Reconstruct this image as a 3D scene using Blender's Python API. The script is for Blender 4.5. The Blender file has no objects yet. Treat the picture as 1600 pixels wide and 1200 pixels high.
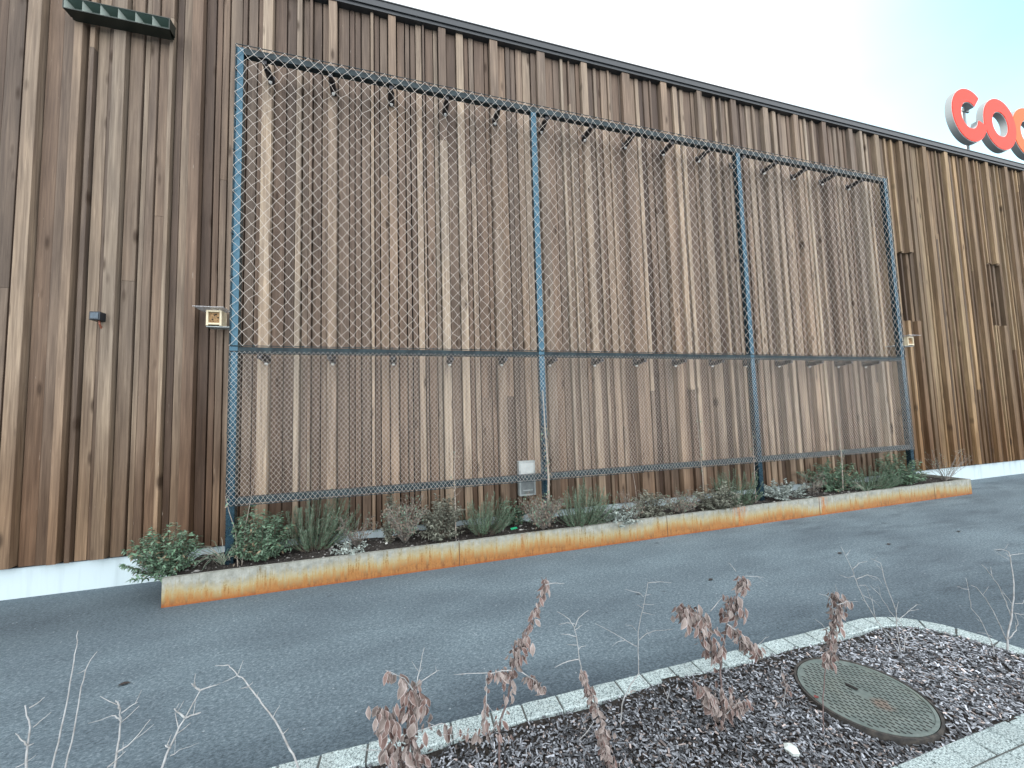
import bpy, bmesh, math, random
from mathutils import Vector, Matrix
R = math.radians
sc = bpy.context.scene
# ---------------------------------------------------------------- camera
YAW, PITCH, ROLL, FPX, DIST, EYE = 0.283, 0.069, -0.029, 601.0, 4.52, 1.5
def basis():
    cy, sy, cp, sp = math.cos(YAW), math.sin(YAW), math.cos(PITCH), math.sin(PITCH)
    F = Vector((sy*cp, cy*cp, sp)); Rt = Vector((cy, -sy, 0)); U = Rt.cross(F)
    c, s = math.cos(ROLL), math.sin(ROLL)
    return c*Rt + s*U, -s*Rt + c*U, F
RT, UP, FW = basis()
EYEP = Vector((0, -DIST, EYE))
cam = bpy.data.objects.new('camera', bpy.data.cameras.new('camera'))
sc.collection.objects.link(cam)
M = Matrix((RT, UP, -FW)).transposed().to_4x4(); M.translation = EYEP
cam.matrix_world = M
cam.data.sensor_width = 36; cam.data.lens = FPX/1600*36
cam.data.clip_start = 0.05; cam.data.clip_end = 3000
sc.camera = cam
# ---------------------------------------------------------------- world, sun, exposure
SUN_EL, SUN_AZ = R(20), R(-20)            # behind the building, a little to the left of its normal
world = bpy.data.worlds.new('World'); sc.world = world; world.use_nodes = True
wn = world.node_tree; wn.nodes.clear()
def N(nt, t, **kw):
    n = nt.nodes.new(t)
    for k, v in kw.items():
        if k.startswith('i_'):
            key = k[2:]; n.inputs[int(key) if key.isdigit() else key].default_value = v
        else: setattr(n, k, v)
    return n
def L(nt, a, b): nt.links.new(a, b)
sky = N(wn, 'ShaderNodeTexSky', sky_type='NISHITA', sun_disc=False, sun_elevation=SUN_EL, sun_rotation=SUN_AZ, air_density=1.0, dust_density=2.0)
tc = N(wn, 'ShaderNodeTexCoord')
mp = N(wn, 'ShaderNodeMapping'); mp.inputs['Scale'].default_value = (1, 1, 2.2)
cn = N(wn, 'ShaderNodeTexNoise'); cn.inputs['Scale'].default_value = 1.6; cn.inputs['Detail'].default_value = 5; cn.inputs['Roughness'].default_value = .5
L(wn, tc.outputs['Generated'], mp.inputs[0]); L(wn, mp.outputs[0], cn.inputs['Vector'])
# clear patch of sky to the right
hole = (FW*FPX + RT*900 + UP*640).normalized()
dp = N(wn, 'ShaderNodeVectorMath', operation='DOT_PRODUCT'); dp.inputs[1].default_value = hole
L(wn, tc.outputs['Generated'], dp.inputs[0])
hr = N(wn, 'ShaderNodeMapRange'); hr.inputs['From Min'].default_value = .94; hr.inputs['From Max'].default_value = 1.0; hr.inputs['To Min'].default_value = 0; hr.inputs['To Max'].default_value = .9
L(wn, dp.outputs['Value'], hr.inputs['Value'])
cr = N(wn, 'ShaderNodeMapRange'); cr.inputs['From Min'].default_value = .30; cr.inputs['From Max'].default_value = .55; cr.inputs['To Min'].default_value = .86; cr.inputs['To Max'].default_value = 1.0
L(wn, cn.outputs['Fac'], cr.inputs['Value'])
sb = N(wn, 'ShaderNodeMath', operation='SUBTRACT', use_clamp=True); L(wn, cr.outputs[0], sb.inputs[0]); L(wn, hr.outputs[0], sb.inputs[1])
mx = N(wn, 'ShaderNodeMix', data_type='RGBA'); 
sy_ = N(wn, 'ShaderNodeSeparateXYZ'); L(wn, tc.outputs['Generated'], sy_.inputs[0])
gy = N(wn, 'ShaderNodeMapRange'); L(wn, sy_.outputs[1], gy.inputs[0])      # unseen sky behind the camera made brighter, to light board fronts over flanks
for k_, v_ in (('From Min', -.95), ('From Max', .1), ('To Min', 1.75), ('To Max', .72)): gy.inputs[k_].default_value = v_
cl = N(wn, 'ShaderNodeVectorMath', operation='SCALE'); cl.inputs[0].default_value = (5.6, 5.75, 5.9); L(wn, gy.outputs[0], cl.inputs['Scale']); L(wn, cl.outputs[0], mx.inputs[7])
L(wn, sb.outputs[0], mx.inputs[0])
tint = N(wn, 'ShaderNodeMix', data_type='RGBA', blend_type='MULTIPLY'); tint.inputs[0].default_value = 1; tint.inputs[7].default_value = (1.55, 1.95, 1.6, 1)
L(wn, sky.outputs[0], tint.inputs[6]); L(wn, tint.outputs[2], mx.inputs[6])
bg = N(wn, 'ShaderNodeBackground'); bg.inputs['Strength'].default_value = .12
wo = N(wn, 'ShaderNodeOutputWorld'); L(wn, mx.outputs[2], bg.inputs[0]); L(wn, bg.outputs[0], wo.inputs[0])
sun = bpy.data.objects.new('sun', bpy.data.lights.new('sun', 'SUN')); sc.collection.objects.link(sun)
sun.data.energy = 2.0; sun.data.angle = R(3); sun.data.color = (1, .95, .88)
sd = Vector((math.sin(-SUN_AZ)*-1, math.cos(SUN_AZ), 0))*math.cos(SUN_EL) + Vector((0, 0, math.sin(SUN_EL)))
sun.rotation_euler = sd.to_track_quat('Z', 'Y').to_euler()
sc.view_settings.view_transform = 'Standard'; sc.view_settings.look = 'None'; sc.view_settings.gamma = 1
sc.view_settings.exposure = 1.68
# ---------------------------------------------------------------- helpers
def ray(u, v): return FW + RT*((u-800)/FPX) - UP*((v-600)/FPX)
def at(u, v, y):                       # point of the vertical plane Y=y seen at photo pixel u,v
    d = ray(u, v); return EYEP + d*((y+DIST)/d.y)
def gr(u, v, z=0.0):
    d = ray(u, v); return EYEP + d*((z-EYE)/d.z)
col = sc.collection
def tag(o, label=None, cat=None, group=None, kind=None):
    if label: o['label'] = label
    if cat: o['category'] = cat
    if group: o['group'] = group
    if kind: o['kind'] = kind
    return o
def empty(name, loc, label=None, cat=None, group=None):
    o = bpy.data.objects.new(name, None); col.objects.link(o); o.location = loc; o.empty_display_size = .1
    return tag(o, label, cat, group)
class MB:
    """collects geometry in WORLD coordinates"""
    def __init__(s): s.v = []; s.f = []; s.m = []; s.c = []; s.cur = 0; s.tint = (1, 1, 1, 1)
    def face(s, idx, m=None): s.f.append(idx); s.m.append(s.cur if m is None else m); s.c.append(s.tint)
    def box(s, a, b, m=None):
        i = len(s.v); x0, y0, z0 = a; x1, y1, z1 = b
        s.v += [(x0,y0,z0),(x1,y0,z0),(x1,y1,z0),(x0,y1,z0),(x0,y0,z1),(x1,y0,z1),(x1,y1,z1),(x0,y1,z1)]
        for q in ((0,1,5,4),(1,2,6,5),(2,3,7,6),(3,0,4,7),(4,5,6,7),(3,2,1,0)): s.face([i+k for k in q], m)
    def obox(s, c, ax, ay, az, m=None):         # oriented box from centre and half-axes
        i = len(s.v); c = Vector(c)
        for sx, sy, sz in ((-1,-1,-1),(1,-1,-1),(1,1,-1),(-1,1,-1),(-1,-1,1),(1,-1,1),(1,1,1),(-1,1,1)):
            s.v.append(tuple(c + ax*sx + ay*sy + az*sz))
        for q in ((0,1,5,4),(1,2,6,5),(2,3,7,6),(3,0,4,7),(4,5,6,7),(3,2,1,0)): s.face([i+k for k in q], m)
    def tube(s, pts, r, n=5, cap=True, m=None):
        pts = [Vector(p) for p in pts]; k = len(pts)
        rs = r if isinstance(r, (list, tuple)) else [r]*k
        base = len(s.v); prev = None
        for j, p in enumerate(pts):
            d = (pts[min(j+1, k-1)] - pts[max(j-1, 0)])
            d = d.normalized() if d.length > 1e-9 else Vector((0, 0, 1))
            a = prev if prev else (Vector((0, 1, 0)) if abs(d.y) < .8 else Vector((1, 0, 0)))
            a = (a - d*a.dot(d)).normalized(); b = d.cross(a); prev = a
            for q in range(n):
                t = 2*math.pi*q/n; s.v.append(tuple(p + (a*math.cos(t) + b*math.sin(t))*rs[j]))
        for j in range(k-1):
            for q in range(n):
                a0 = base+j*n+q; a1 = base+j*n+(q+1) % n
                s.face([a0, a1, a1+n, a0+n], m)
        if cap:
            s.face([base+q for q in range(n)][::-1], m); s.face([base+(k-1)*n+q for q in range(n)], m)
    def poly(s, pts, m=None):
        i = len(s.v); s.v += [tuple(p) for p in pts]; s.face(list(range(i, i+len(pts))), m)
    def leaf(s, p, d, nrm, ln, w, fold=.25, m=0, rim=None, curl=.25):
        """leaf from stalk point p along d; outline ring in rim material"""
        d = d.normalized(); sd = d.cross(nrm); sd = sd.normalized() if sd.length > 1e-6 else Vector((1, 0, 0)); up = sd.cross(d)
        prof = ((0, 0), (.18, .62), (.42, 1), (.7, .72), (1, 0))
        def pt(t, x): return p + d*(t*ln) + sd*(x*w*.5) + up*(abs(x)*w*fold*.5 - curl*ln*t*t*.6)
        i = len(s.v)
        mid = [pt(t, 0) for t, _ in prof]
        lf = [pt(t, -x) for t, x in prof[1:-1]]; rg = [pt(t, x) for t, x in prof[1:-1]]
        if rim is None:
            s.v += [tuple(q) for q in mid + lf + rg]
            s.face([i, i+1, i+5], m); s.face([i+1, i+2, i+6, i+5], m); s.face([i+2, i+3, i+7, i+6], m); s.face([i+3, i+4, i+7], m)
            s.face([i, i+8, i+1], m); s.face([i+1, i+8, i+9, i+2], m); s.face([i+2, i+9, i+10, i+3], m); s.face([i+3, i+10, i+4], m)
        else:
            k = .80
            li = [pt(.06+t*.9, -x*k) for t, x in prof[1:-1]]; ri = [pt(.06+t*.9, x*k) for t, x in prof[1:-1]]
            s.v += [tuple(q) for q in mid + lf + rg + li + ri]
            a = i
            s.face([a, a+1, a+11], m); s.face([a+1, a+2, a+12, a+11], m); s.face([a+2, a+3, a+13, a+12], m); s.face([a+3, a+4, a+13], m)
            s.face([a, a+14, a+1], m); s.face([a+1, a+14, a+15, a+2], m); s.face([a+2, a+15, a+16, a+3], m); s.face([a+3, a+16, a+4], m)
            s.face([a, a+11, a+5], rim); s.face([a+11, a+12, a+6, a+5], rim); s.face([a+12, a+13, a+7, a+6], rim); s.face([a+13, a+4, a+7], rim)
            s.face([a, a+8, a+14], rim); s.face([a+14, a+8, a+9, a+15], rim); s.face([a+15, a+9, a+10, a+16], rim); s.face([a+16, a+10, a+4], rim)
    def build(s, name, mats, parent=None, loc=None, smooth=False, tints=False, bevel=0):
        if not isinstance(mats, (list, tuple)): mats = [mats]
        o0 = Vector(parent.matrix_world.translation) if parent and parent.type == 'EMPTY' and parent.parent is None else Vector((0, 0, 0))
        if parent: o0 = wloc(parent)
        if loc is not None and not parent: o0 = Vector(loc)
        me = bpy.data.meshes.new(name)
        me.from_pydata([(x-o0.x, y-o0.y, z-o0.z) for x, y, z in s.v], [], s.f)
        for mt in mats: me.materials.append(mt)
        me.polygons.foreach_set('material_index', s.m)
        if smooth: me.polygons.foreach_set('use_smooth', [True]*len(s.f))
        if tints:
            ca = me.color_attributes.new('tint', 'FLOAT_COLOR', 'CORNER'); buf = []
            for f, c in zip(s.f, s.c): buf += list(c)*len(f)
            ca.data.foreach_set('color', buf)
        me.update()
        o = bpy.data.objects.new(name, me); col.objects.link(o)
        if parent: o.parent = parent
        else: o.location = o0
        if bevel:
            b = o.modifiers.new('bevel', 'BEVEL'); b.width = bevel; b.segments = 2; b.limit_method = 'ANGLE'
        return o
def wloc(o):
    p = Vector(o.location); q = o.parent
    while q: p += Vector(q.location); q = q.parent
    return p
# ---------------------------------------------------------------- materials
def mat(name, base=(.5, .5, .5), rough=.7, metal=0.0, spec=.5):
    m = bpy.data.materials.new(name); m.use_nodes = True; nt = m.node_tree
    b = nt.nodes['Principled BSDF']; b.inputs['Base Color'].default_value = (*base, 1); b.inputs['Roughness'].default_value = rough
    b.inputs['Metallic'].default_value = metal; b.inputs['Specular IOR Level'].default_value = spec
    return m, nt, b
def noise(nt, scale, detail=4, rough=.55, vec=None, mscale=None, dist=0.0):
    if vec is None:
        g = nt.nodes.get('geo') or N(nt, 'ShaderNodeNewGeometry'); g.name = 'geo'; vec = g.outputs['Position']
    if mscale:
        mp = N(nt, 'ShaderNodeMapping'); mp.inputs['Scale'].default_value = mscale; L(nt, vec, mp.inputs[0]); vec = mp.outputs[0]
    n = N(nt, 'ShaderNodeTexNoise'); n.inputs['Scale'].default_value = scale; n.inputs['Detail'].default_value = detail
    n.inputs['Roughness'].default_value = rough; n.inputs['Distortion'].default_value = dist; L(nt, vec, n.inputs['Vector'])
    return n.outputs['Fac']
def ramp(nt, fac, stops):
    r = N(nt, 'ShaderNodeValToRGB'); e = r.color_ramp.elements
    while len(e) < len(stops): e.new(.5)
    for k, (p, c) in enumerate(stops): e[k].position = p; e[k].color = (*c, 1) if len(c) == 3 else c
    L(nt, fac, r.inputs[0]); return r.outputs[0]
def mixc(nt, f, a, b, mode='MIX'):
    m = N(nt, 'ShaderNodeMix', data_type='RGBA', blend_type=mode)
    for sock, val in ((m.inputs[0], f), (m.inputs[6], a), (m.inputs[7], b)):
        if hasattr(val, 'is_linked'): L(nt, val, sock)
        else: sock.default_value = val if isinstance(val, float) else (*val, 1)
    return m.outputs[2]
def mathn(nt, op, a, b=None, clamp=False):
    m = N(nt, 'ShaderNodeMath', operation=op, use_clamp=clamp)
    for sock, val in ((m.inputs[0], a), (m.inputs[1], b)):
        if val is None: continue
        if hasattr(val, 'is_linked'): L(nt, val, sock)
        else: sock.default_value = val
    return m.outputs[0]
def mrange(nt, v, a, b, c=0.0, d=1.0):
    m = N(nt, 'ShaderNodeMapRange'); L(nt, v, m.inputs[0])
    for k, x in zip(('From Min', 'From Max', 'To Min', 'To Max'), (a, b, c, d)): m.inputs[k].default_value = x
    return m.outputs[0]
def bump(nt, b, h, strength=.3, dist=.01):
    n = N(nt, 'ShaderNodeBump'); n.inputs['Strength'].default_value = strength; n.inputs['Distance'].default_value = dist
    L(nt, h, n.inputs['Height']); L(nt, n.outputs[0], b.inputs['Normal'])
def pos(nt):
    g = nt.nodes.get('geo') or N(nt, 'ShaderNodeNewGeometry'); g.name = 'geo'
    s = N(nt, 'ShaderNodeSeparateXYZ'); L(nt, g.outputs['Position'], s.inputs[0]); return s.outputs
# wood
WOOD, nt, b = mat('weathered_wood', rough=.75, spec=.25)
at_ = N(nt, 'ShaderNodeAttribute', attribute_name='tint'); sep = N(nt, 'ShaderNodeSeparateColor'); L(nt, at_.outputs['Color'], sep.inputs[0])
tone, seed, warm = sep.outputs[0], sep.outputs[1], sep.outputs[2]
g = N(nt, 'ShaderNodeNewGeometry'); g.name = 'geo'
off = N(nt, 'ShaderNodeCombineXYZ'); L(nt, mathn(nt, 'MULTIPLY', seed, 37.0), off.inputs[0]); L(nt, mathn(nt, 'MULTIPLY', seed, 91.0), off.inputs[2])
va = N(nt, 'ShaderNodeVectorMath', operation='ADD'); L(nt, g.outputs['Position'], va.inputs[0]); L(nt, off.outputs[0], va.inputs[1]); V = va.outputs[0]
grain = noise(nt, 1.0, 6, .65, V, (60, 60, 1.6), .6)
fine = noise(nt, 1.0, 3, .6, V, (240, 240, 5))
blot = noise(nt, 1.0, 3, .5, V, (5, 5, 1.1))
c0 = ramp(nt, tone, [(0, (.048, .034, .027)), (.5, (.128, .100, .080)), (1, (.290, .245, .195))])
cw = mixc(nt, 'X' and mathn(nt, 'MULTIPLY', warm, .42), c0, mixc(nt, 1.0, c0, (1.22, .95, .76), 'MULTIPLY'))
gr2 = noise(nt, 1.0, 4, .6, V, (22, 22, .9), 1.2)
c1 = mixc(nt, mrange(nt, grain, .32, .68), mixc(nt, 1.0, cw, (.70, .67, .64), 'MULTIPLY'), mixc(nt, 1.0, cw, (1.25, 1.24, 1.22), 'MULTIPLY'))
c1 = mixc(nt, mrange(nt, gr2, .38, .66), mixc(nt, 1.0, c1, (.78, .75, .73), 'MULTIPLY'), mixc(nt, 1.0, c1, (1.2, 1.19, 1.16), 'MULTIPLY'))
c2 = mixc(nt, mrange(nt, blot, .42, .66, 0, .75), c1, mixc(nt, 1.0, c1, (1.42, 1.38, 1.30), 'MULTIPLY'))
# grey weathering, stronger high on the wall; browner low down
hz = mathn(nt, 'ADD', mrange(nt, pos(nt)[2], .3, 4.5, 0, .6), mathn(nt, 'MULTIPLY', mathn(nt, 'SUBTRACT', blot, .5), .8))
c2b = mixc(nt, mrange(nt, pos(nt)[0], 7.9, 8.6, 0, .8), c2, mixc(nt, 1.0, c2, (1.10, 1.0, .74), 'MULTIPLY'))
xm_ = mathn(nt, 'MULTIPLY', mrange(nt, pos(nt)[0], -1.7, -1.4), mrange(nt, pos(nt)[0], 8.2, 7.9), True)
zl = mathn(nt, 'ADD', mathn(nt, 'ADD', pos(nt)[2], mathn(nt, 'MULTIPLY', blot, 1.6)), mathn(nt, 'MULTIPLY', xm_, .9))
c2b = mixc(nt, mrange(nt, zl, 2.9, 1.6, 0, .9), c2b, mixc(nt, 1.0, c2b, (.68, .57, .47), 'MULTIPLY'))
c2b = mixc(nt, xm_, c2b, mixc(nt, 1.0, c2b, (1.13, 1.15, 1.18), 'MULTIPLY'))
c3 = mixc(nt, mathn(nt, 'MULTIPLY', hz, .50, True), c2b, mixc(nt, .55, c2b, (.175, .150, .140)))
# knots
vo = N(nt, 'ShaderNodeTexVoronoi'); mp = N(nt, 'ShaderNodeMapping'); mp.inputs['Scale'].default_value = (7, .5, 1.9); L(nt, V, mp.inputs[0]); L(nt, mp.outputs[0], vo.inputs['Vector']); vo.inputs['Scale'].default_value = 1.0
kn = mrange(nt, vo.outputs['Distance'], .06, .17, 1, 0)
c4 = mixc(nt, mathn(nt, 'MULTIPLY', kn, .75, True), c3, (.035, .02, .012))
# pale scratches / water marks
sc_ = noise(nt, 1.0, 2, .5, V, (90, 90, 9)); c5 = mixc(nt, mrange(nt, sc_, .74, .80, 0, .5), c4, (.42, .37, .31))
L(nt, c5, b.inputs['Base Color']); bump(nt, b, mathn(nt, 'ADD', grain, mathn(nt, 'MULTIPLY', fine, .4)), .35, .004)
DARK, nt, b = mat('dark_cavity', (.012, .010, .009), .9)
# plinth
PLINTH, nt, b = mat('white_plinth', (.75, .8, .82), .6)
st = noise(nt, 1.0, 4, .6, None, (9, 9, .8)); L(nt, mixc(nt, mrange(nt, st, .5, .75, 0, .6), (.50, .60, .635), (.34, .42, .45)), b.inputs['Base Color'])
ROOF, nt, b = mat('roof_metal', (.05, .055, .06), .45, .4)
# trellis steel
STEEL, nt, b = mat('anthracite_steel', (.06, .12, .15), .26, .85)
n1 = noise(nt, 14, 4); L(nt, mixc(nt, mrange(nt, n1, .35, .7), (.034, .074, .104), (.050, .098, .130)), b.inputs['Base Color'])
L(nt, mrange(nt, noise(nt, 60, 3), .3, .7, .2, .36), b.inputs['Roughness'])
STEELD, nt, b = mat('dark_rail_steel', (.018, .030, .036), .5, 0, .25)
L(nt, mixc(nt, mrange(nt, noise(nt, 14, 4), .35, .7), (.010, .020, .025), (.030, .050, .058)), b.inputs['Base Color'])
WIRE, nt, b = mat('stainless_wire', (.56, .51, .46), .5, .1)
BLACK, nt, b = mat('black_bracket', (.02, .02, .024), .4, .2)
GLINT, nt, b = mat('bolt_glint', (.85, .85, .83), .35)
# planter steel with rust
RUST, nt, b = mat('rusting_steel', (.4, .4, .4), .7)
px = pos(nt); zz = px[2]
streak = noise(nt, 1.0, 5, .7, None, (38, 38, 3.0)); big = noise(nt, 1.0, 3, .5, None, (.9, .9, .5)); bg2 = noise(nt, 14, 6, .65); spk = noise(nt, 60, 4, .7)
lev = mathn(nt, 'ADD', mathn(nt, 'ADD', mathn(nt, 'MULTIPLY', zz, -5.0), -.09), mathn(nt, 'ADD', mathn(nt, 'MULTIPLY', streak, 1.15), mathn(nt, 'MULTIPLY', big, .95)))
lev = mathn(nt, 'ADD', lev, mathn(nt, 'MULTIPLY', mathn(nt, 'SUBTRACT', spk, .5), .35))
conc = mixc(nt, mrange(nt, bg2, .35, .65), (.20, .21, .185), (.34, .35, .315))
rustc = mixc(nt, mrange(nt, mathn(nt, 'ADD', streak, mathn(nt, 'MULTIPLY', spk, .5)), .6, .9), (.16, .060, .016), (.40, .185, .050))
olive = mixc(nt, mrange(nt, lev, -.05, .45), conc, (.36, .29, .13))
cc = mixc(nt, mrange(nt, lev, .28, .72), olive, rustc)
cc = mixc(nt, mathn(nt, 'MULTIPLY', mrange(nt, streak, .54, .64), mrange(nt, spk, .36, .56), True), cc, mixc(nt, 1.0, cc, (.55, .50, .42), 'MULTIPLY'))
run = noise(nt, 1.0, 2, .5, None, (2.2, 2.2, .12)); runm = mathn(nt, 'MULTIPLY', mrange(nt, run, .60, .68), mrange(nt, streak, .42, .56), True)
cc = mixc(nt, mathn(nt, 'MULTIPLY', runm, .85), cc, mixc(nt, mrange(nt, spk, .4, .6), (.22, .06, .02), (.46, .19, .04)))
cc = mixc(nt, mrange(nt, spk, .58, .72, 0, .5), cc, (.12, .085, .05))
bot_ = mrange(nt, mathn(nt, 'ADD', zz, mathn(nt, 'MULTIPLY', bg2, .02)), .012, .038, .75, 0); cc = mixc(nt, bot_, cc, (.26, .065, .012))
L(nt, cc, b.inputs['Base Color']); pr = N(nt, 'ShaderNodeTexVoronoi'); pr.inputs['Scale'].default_value = 1.0
bump(nt, b, mathn(nt, 'ADD', bg2, spk), .2, .004)
RUSTD, nt, b = mat('dark_rust', (.10, .055, .03), .8)
# asphalt
ASPH, nt, b = mat('asphalt', (.1, .12, .14), .82, 0, .35)
p = pos(nt)
s1 = noise(nt, 260, 3, .7); s2 = noise(nt, 60, 4, .6); s3 = noise(nt, 1.3, 5, .55, None, (.7, 1.6, 1)); s4 = noise(nt, 6, 5, .6, None, (.5, 1.6, 1))
s5 = noise(nt, 75, 2, .75, None, (.8, 1.5, 1))
s7 = noise(nt, 38, 2, .8, None, (1, 1.3, 1))
ca = ramp(nt, mathn(nt, 'ADD', mathn(nt, 'MULTIPLY', s1, .25), mathn(nt, 'ADD', mathn(nt, 'MULTIPLY', s5, .45), mathn(nt, 'MULTIPLY', s7, .30))), [(.38, (.062, .088, .105)), (.5, (.124, .168, .196)), (.62, (.24, .295, .33))])
ca = mixc(nt, mrange(nt, s3, .35, .68), mixc(nt, 1.0, ca, (.76, .77, .79), 'MULTIPLY'), mixc(nt, 1.0, ca, (1.14, 1.15, 1.14), 'MULTIPLY'))
ca = mixc(nt, mrange(nt, s4, .60, .78, 0, .5), ca, mixc(nt, 1.0, ca, (.62, .62, .64), 'MULTIPLY'))
# damp dirt along the kerb; by the wall foot, shade painted into the colour
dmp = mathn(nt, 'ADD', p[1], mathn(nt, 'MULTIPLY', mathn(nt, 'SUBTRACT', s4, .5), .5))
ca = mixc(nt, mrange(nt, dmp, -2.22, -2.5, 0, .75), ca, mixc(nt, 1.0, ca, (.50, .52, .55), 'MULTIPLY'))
wall_shade = mathn(nt, 'ADD', mathn(nt, 'ADD', p[1], mathn(nt, 'MULTIPLY', p[0], -.10)), mathn(nt, 'MULTIPLY', mathn(nt, 'SUBTRACT', s3, .5), .7))
ca = mixc(nt, mrange(nt, wall_shade, -.95, -.5, 0, .65), ca, mixc(nt, 1.0, ca, (.55, .55, .56), 'MULTIPLY'))
s6 = noise(nt, 1.0, 5, .7, None, (1.2, 5.0, 1)); rgt = mathn(nt, 'MULTIPLY', mrange(nt, p[0], 3.2, 4.6), mrange(nt, s6, .50, .66), True)
ca = mixc(nt, mathn(nt, 'MULTIPLY', rgt, .6), ca, mixc(nt, 1.0, ca, (.5, .5, .53), 'MULTIPLY'))
vs = N(nt, 'ShaderNodeTexVoronoi'); vs.inputs['Scale'].default_value = 1.6; mp = N(nt, 'ShaderNodeMapping'); mp.inputs['Scale'].default_value = (1, 1.7, 1); L(nt, nt.nodes['geo'].outputs['Position'], mp.inputs[0]); L(nt, mp.outputs[0], vs.inputs['Vector'])
ca = mixc(nt, mrange(nt, vs.outputs['Distance'], .02, .06, .7, 0), ca, (.02, .022, .027))
v2 = N(nt, 'ShaderNodeTexVoronoi'); v2.inputs['Scale'].default_value = 11; L(nt, nt.nodes['geo'].outputs['Position'], v2.inputs['Vector'])
ca = mixc(nt, mrange(nt, v2.outputs['Distance'], .045, .065, .6, 0), ca, (.38, .42, .45))
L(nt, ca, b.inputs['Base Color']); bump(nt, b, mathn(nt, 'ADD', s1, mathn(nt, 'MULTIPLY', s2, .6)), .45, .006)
# granite setts
SETT, nt, b = mat('granite', (.4, .45, .45), .8)
n1 = noise(nt, 150, 2, .85); n2 = noise(nt, 9, 4)
at_ = N(nt, 'ShaderNodeAttribute', attribute_name='tint')
cg = ramp(nt, n1, [(.36, (.07, .095, .10)), (.47, (.30, .37, .375)), (.60, (.54, .64, .64))])
cg = mixc(nt, 1.0, cg, at_.outputs['Color'], 'MULTIPLY'); cg = mixc(nt, mrange(nt, n2, .55, .8, 0, .4), cg, (.25, .27, .26))
L(nt, cg, b.inputs['Base Color']); bump(nt, b, n1, .3, .004)
MORTAR, nt, b = mat('joint_sand', (.10, .105, .10), .95)
SOIL, nt, b = mat('dark_soil', (.03, .025, .02), .95)
n1 = noise(nt, 45, 6, .7); n2 = noise(nt, 150, 3, .7)
L(nt, ramp(nt, n1, [(.3, (.012, .010, .009)), (.55, (.040, .032, .027)), (.75, (.09, .078, .066))]), b.inputs['Base Color']); bump(nt, b, mathn(nt, 'ADD', n1, n2), .9, .02)
def tinted(name, rough=.8, base=(1, 1, 1)):
    m, nt, b = mat(name, rough=rough, spec=.3)
    a = N(nt, 'ShaderNodeAttribute', attribute_name='tint'); n = noise(nt, 35, 4)
    L(nt, mixc(nt, 1.0, a.outputs['Color'], ramp(nt, n, [(.3, (.72, .72, .72)), (.7, (1.25, 1.25, 1.25))]), 'MULTIPLY'), b.inputs['Base Color']); return m
CHIP = tinted('bark_chips'); FOL = tinted('foliage', .6); STONE = tinted('pebble', .7)
def simple(name, c1, c2, sc1=30, rough=.7, metal=0.0):
    m, nt, b = mat(name, c1, rough, metal); n = noise(nt, sc1, 4); L(nt, mixc(nt, mrange(nt, n, .35, .65), c1, c2), b.inputs['Base Color']); return m
TWIG = simple('pale_twig', (.40, .41, .415), (.25, .245, .24), 40)
TWIGD = simple('brown_twig', (.085, .055, .05), (.17, .13, .125), 40)
BARK = simple('grey_stem', (.42, .37, .32), (.22, .18, .15), 60)
LEAFB = simple('withered_leaf', (.125, .070, .060), (.22, .160, .142), 28, .75)
LEAFC = simple('withered_leaf_grey', (.185, .145, .130), (.30, .255, .235), 28, .75)
FROST = simple('pale_leaf_rim', (.40, .345, .33), (.30, .25, .24), 50, .7)
CAST, nt, b = mat('cast_iron', (.16, .18, .17), .6, .35)
n1 = noise(nt, 22, 5, .6); n2 = noise(nt, 5, 4); dd_ = N(nt, 'ShaderNodeVectorMath', operation='DISTANCE'); L(nt, nt.nodes['geo'].outputs['Position'], dd_.inputs[0]); dd_.inputs[1].default_value = (2.235, -3.115, .03)
patch = mathn(nt, 'MULTIPLY', mrange(nt, mathn(nt, 'ADD', dd_.outputs['Value'], mathn(nt, 'MULTIPLY', mathn(nt, 'SUBTRACT', n1, .5), .10)), .028, .05, .4, 0), mrange(nt, n1, .3, .5), True)
L(nt, mixc(nt, patch, mixc(nt, mrange(nt, n2, .5, .75, 0, .5), mixc(nt, mrange(nt, n1, .3, .7), (.115, .150, .142), (.21, .25, .235)), (.22, .235, .19)), (.26, .11, .055)), b.inputs['Base Color']); bump(nt, b, n1, .25, .003)
CASTR, nt, b = mat('cast_iron_ring', (.09, .085, .08), .7, .2)
n1 = noise(nt, 30, 5); L(nt, mixc(nt, mrange(nt, n1, .35, .7), (.030, .030, .030), (.09, .08, .07)), b.inputs['Base Color'])
GALV = simple('galvanised_sheet', (.42, .46, .46), (.30, .335, .34), 12, .5, .3)
GREYP = simple('grey_panel', (.13, .15, .155), (.20, .225, .23), 14, .5, .2)
RED, nt, b = mat('red_acrylic', (.90, .045, .02), .5, 0, .2)
ORANGE, nt, b = mat('orange_red_acrylic', (.90, .13, .02), .5, 0, .2)
SILVER, nt, b = mat('sign_side_metal', (.27, .30, .31), .5, .2)
RIMW, nt, b = mat('sign_white_edge', (.8, .78, .76), .5)
PINE = simple('pale_pine', (.62, .53, .36), (.72, .64, .47), 20, .6)
CORK = simple('drilled_block', (.36, .22, .10), (.22, .13, .06), 60, .8)
ACRYL, nt, b = mat('clear_acrylic', (.85, .85, .87), .15); b.inputs['Transmission Weight'].default_value = .6; b.inputs['IOR'].default_value = 1.2
LAMPG, nt, b = mat('black_green_housing', (.018, .026, .022), .4, .3)
REFL, nt, b = mat('reflector_cell', (.10, .14, .125), .3, .5)
REFW, nt, b = mat('reflector_divider', (.42, .48, .44), .35, .3)
GREEN, nt, b = mat('green_plastic', (.03, .42, .20), .4)
CABLE, nt, b = mat('red_brown_cable', (.28, .09, .05), .5)
BOXG, nt, b = mat('sensor_housing', (.012, .018, .026), .35, .2)
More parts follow.
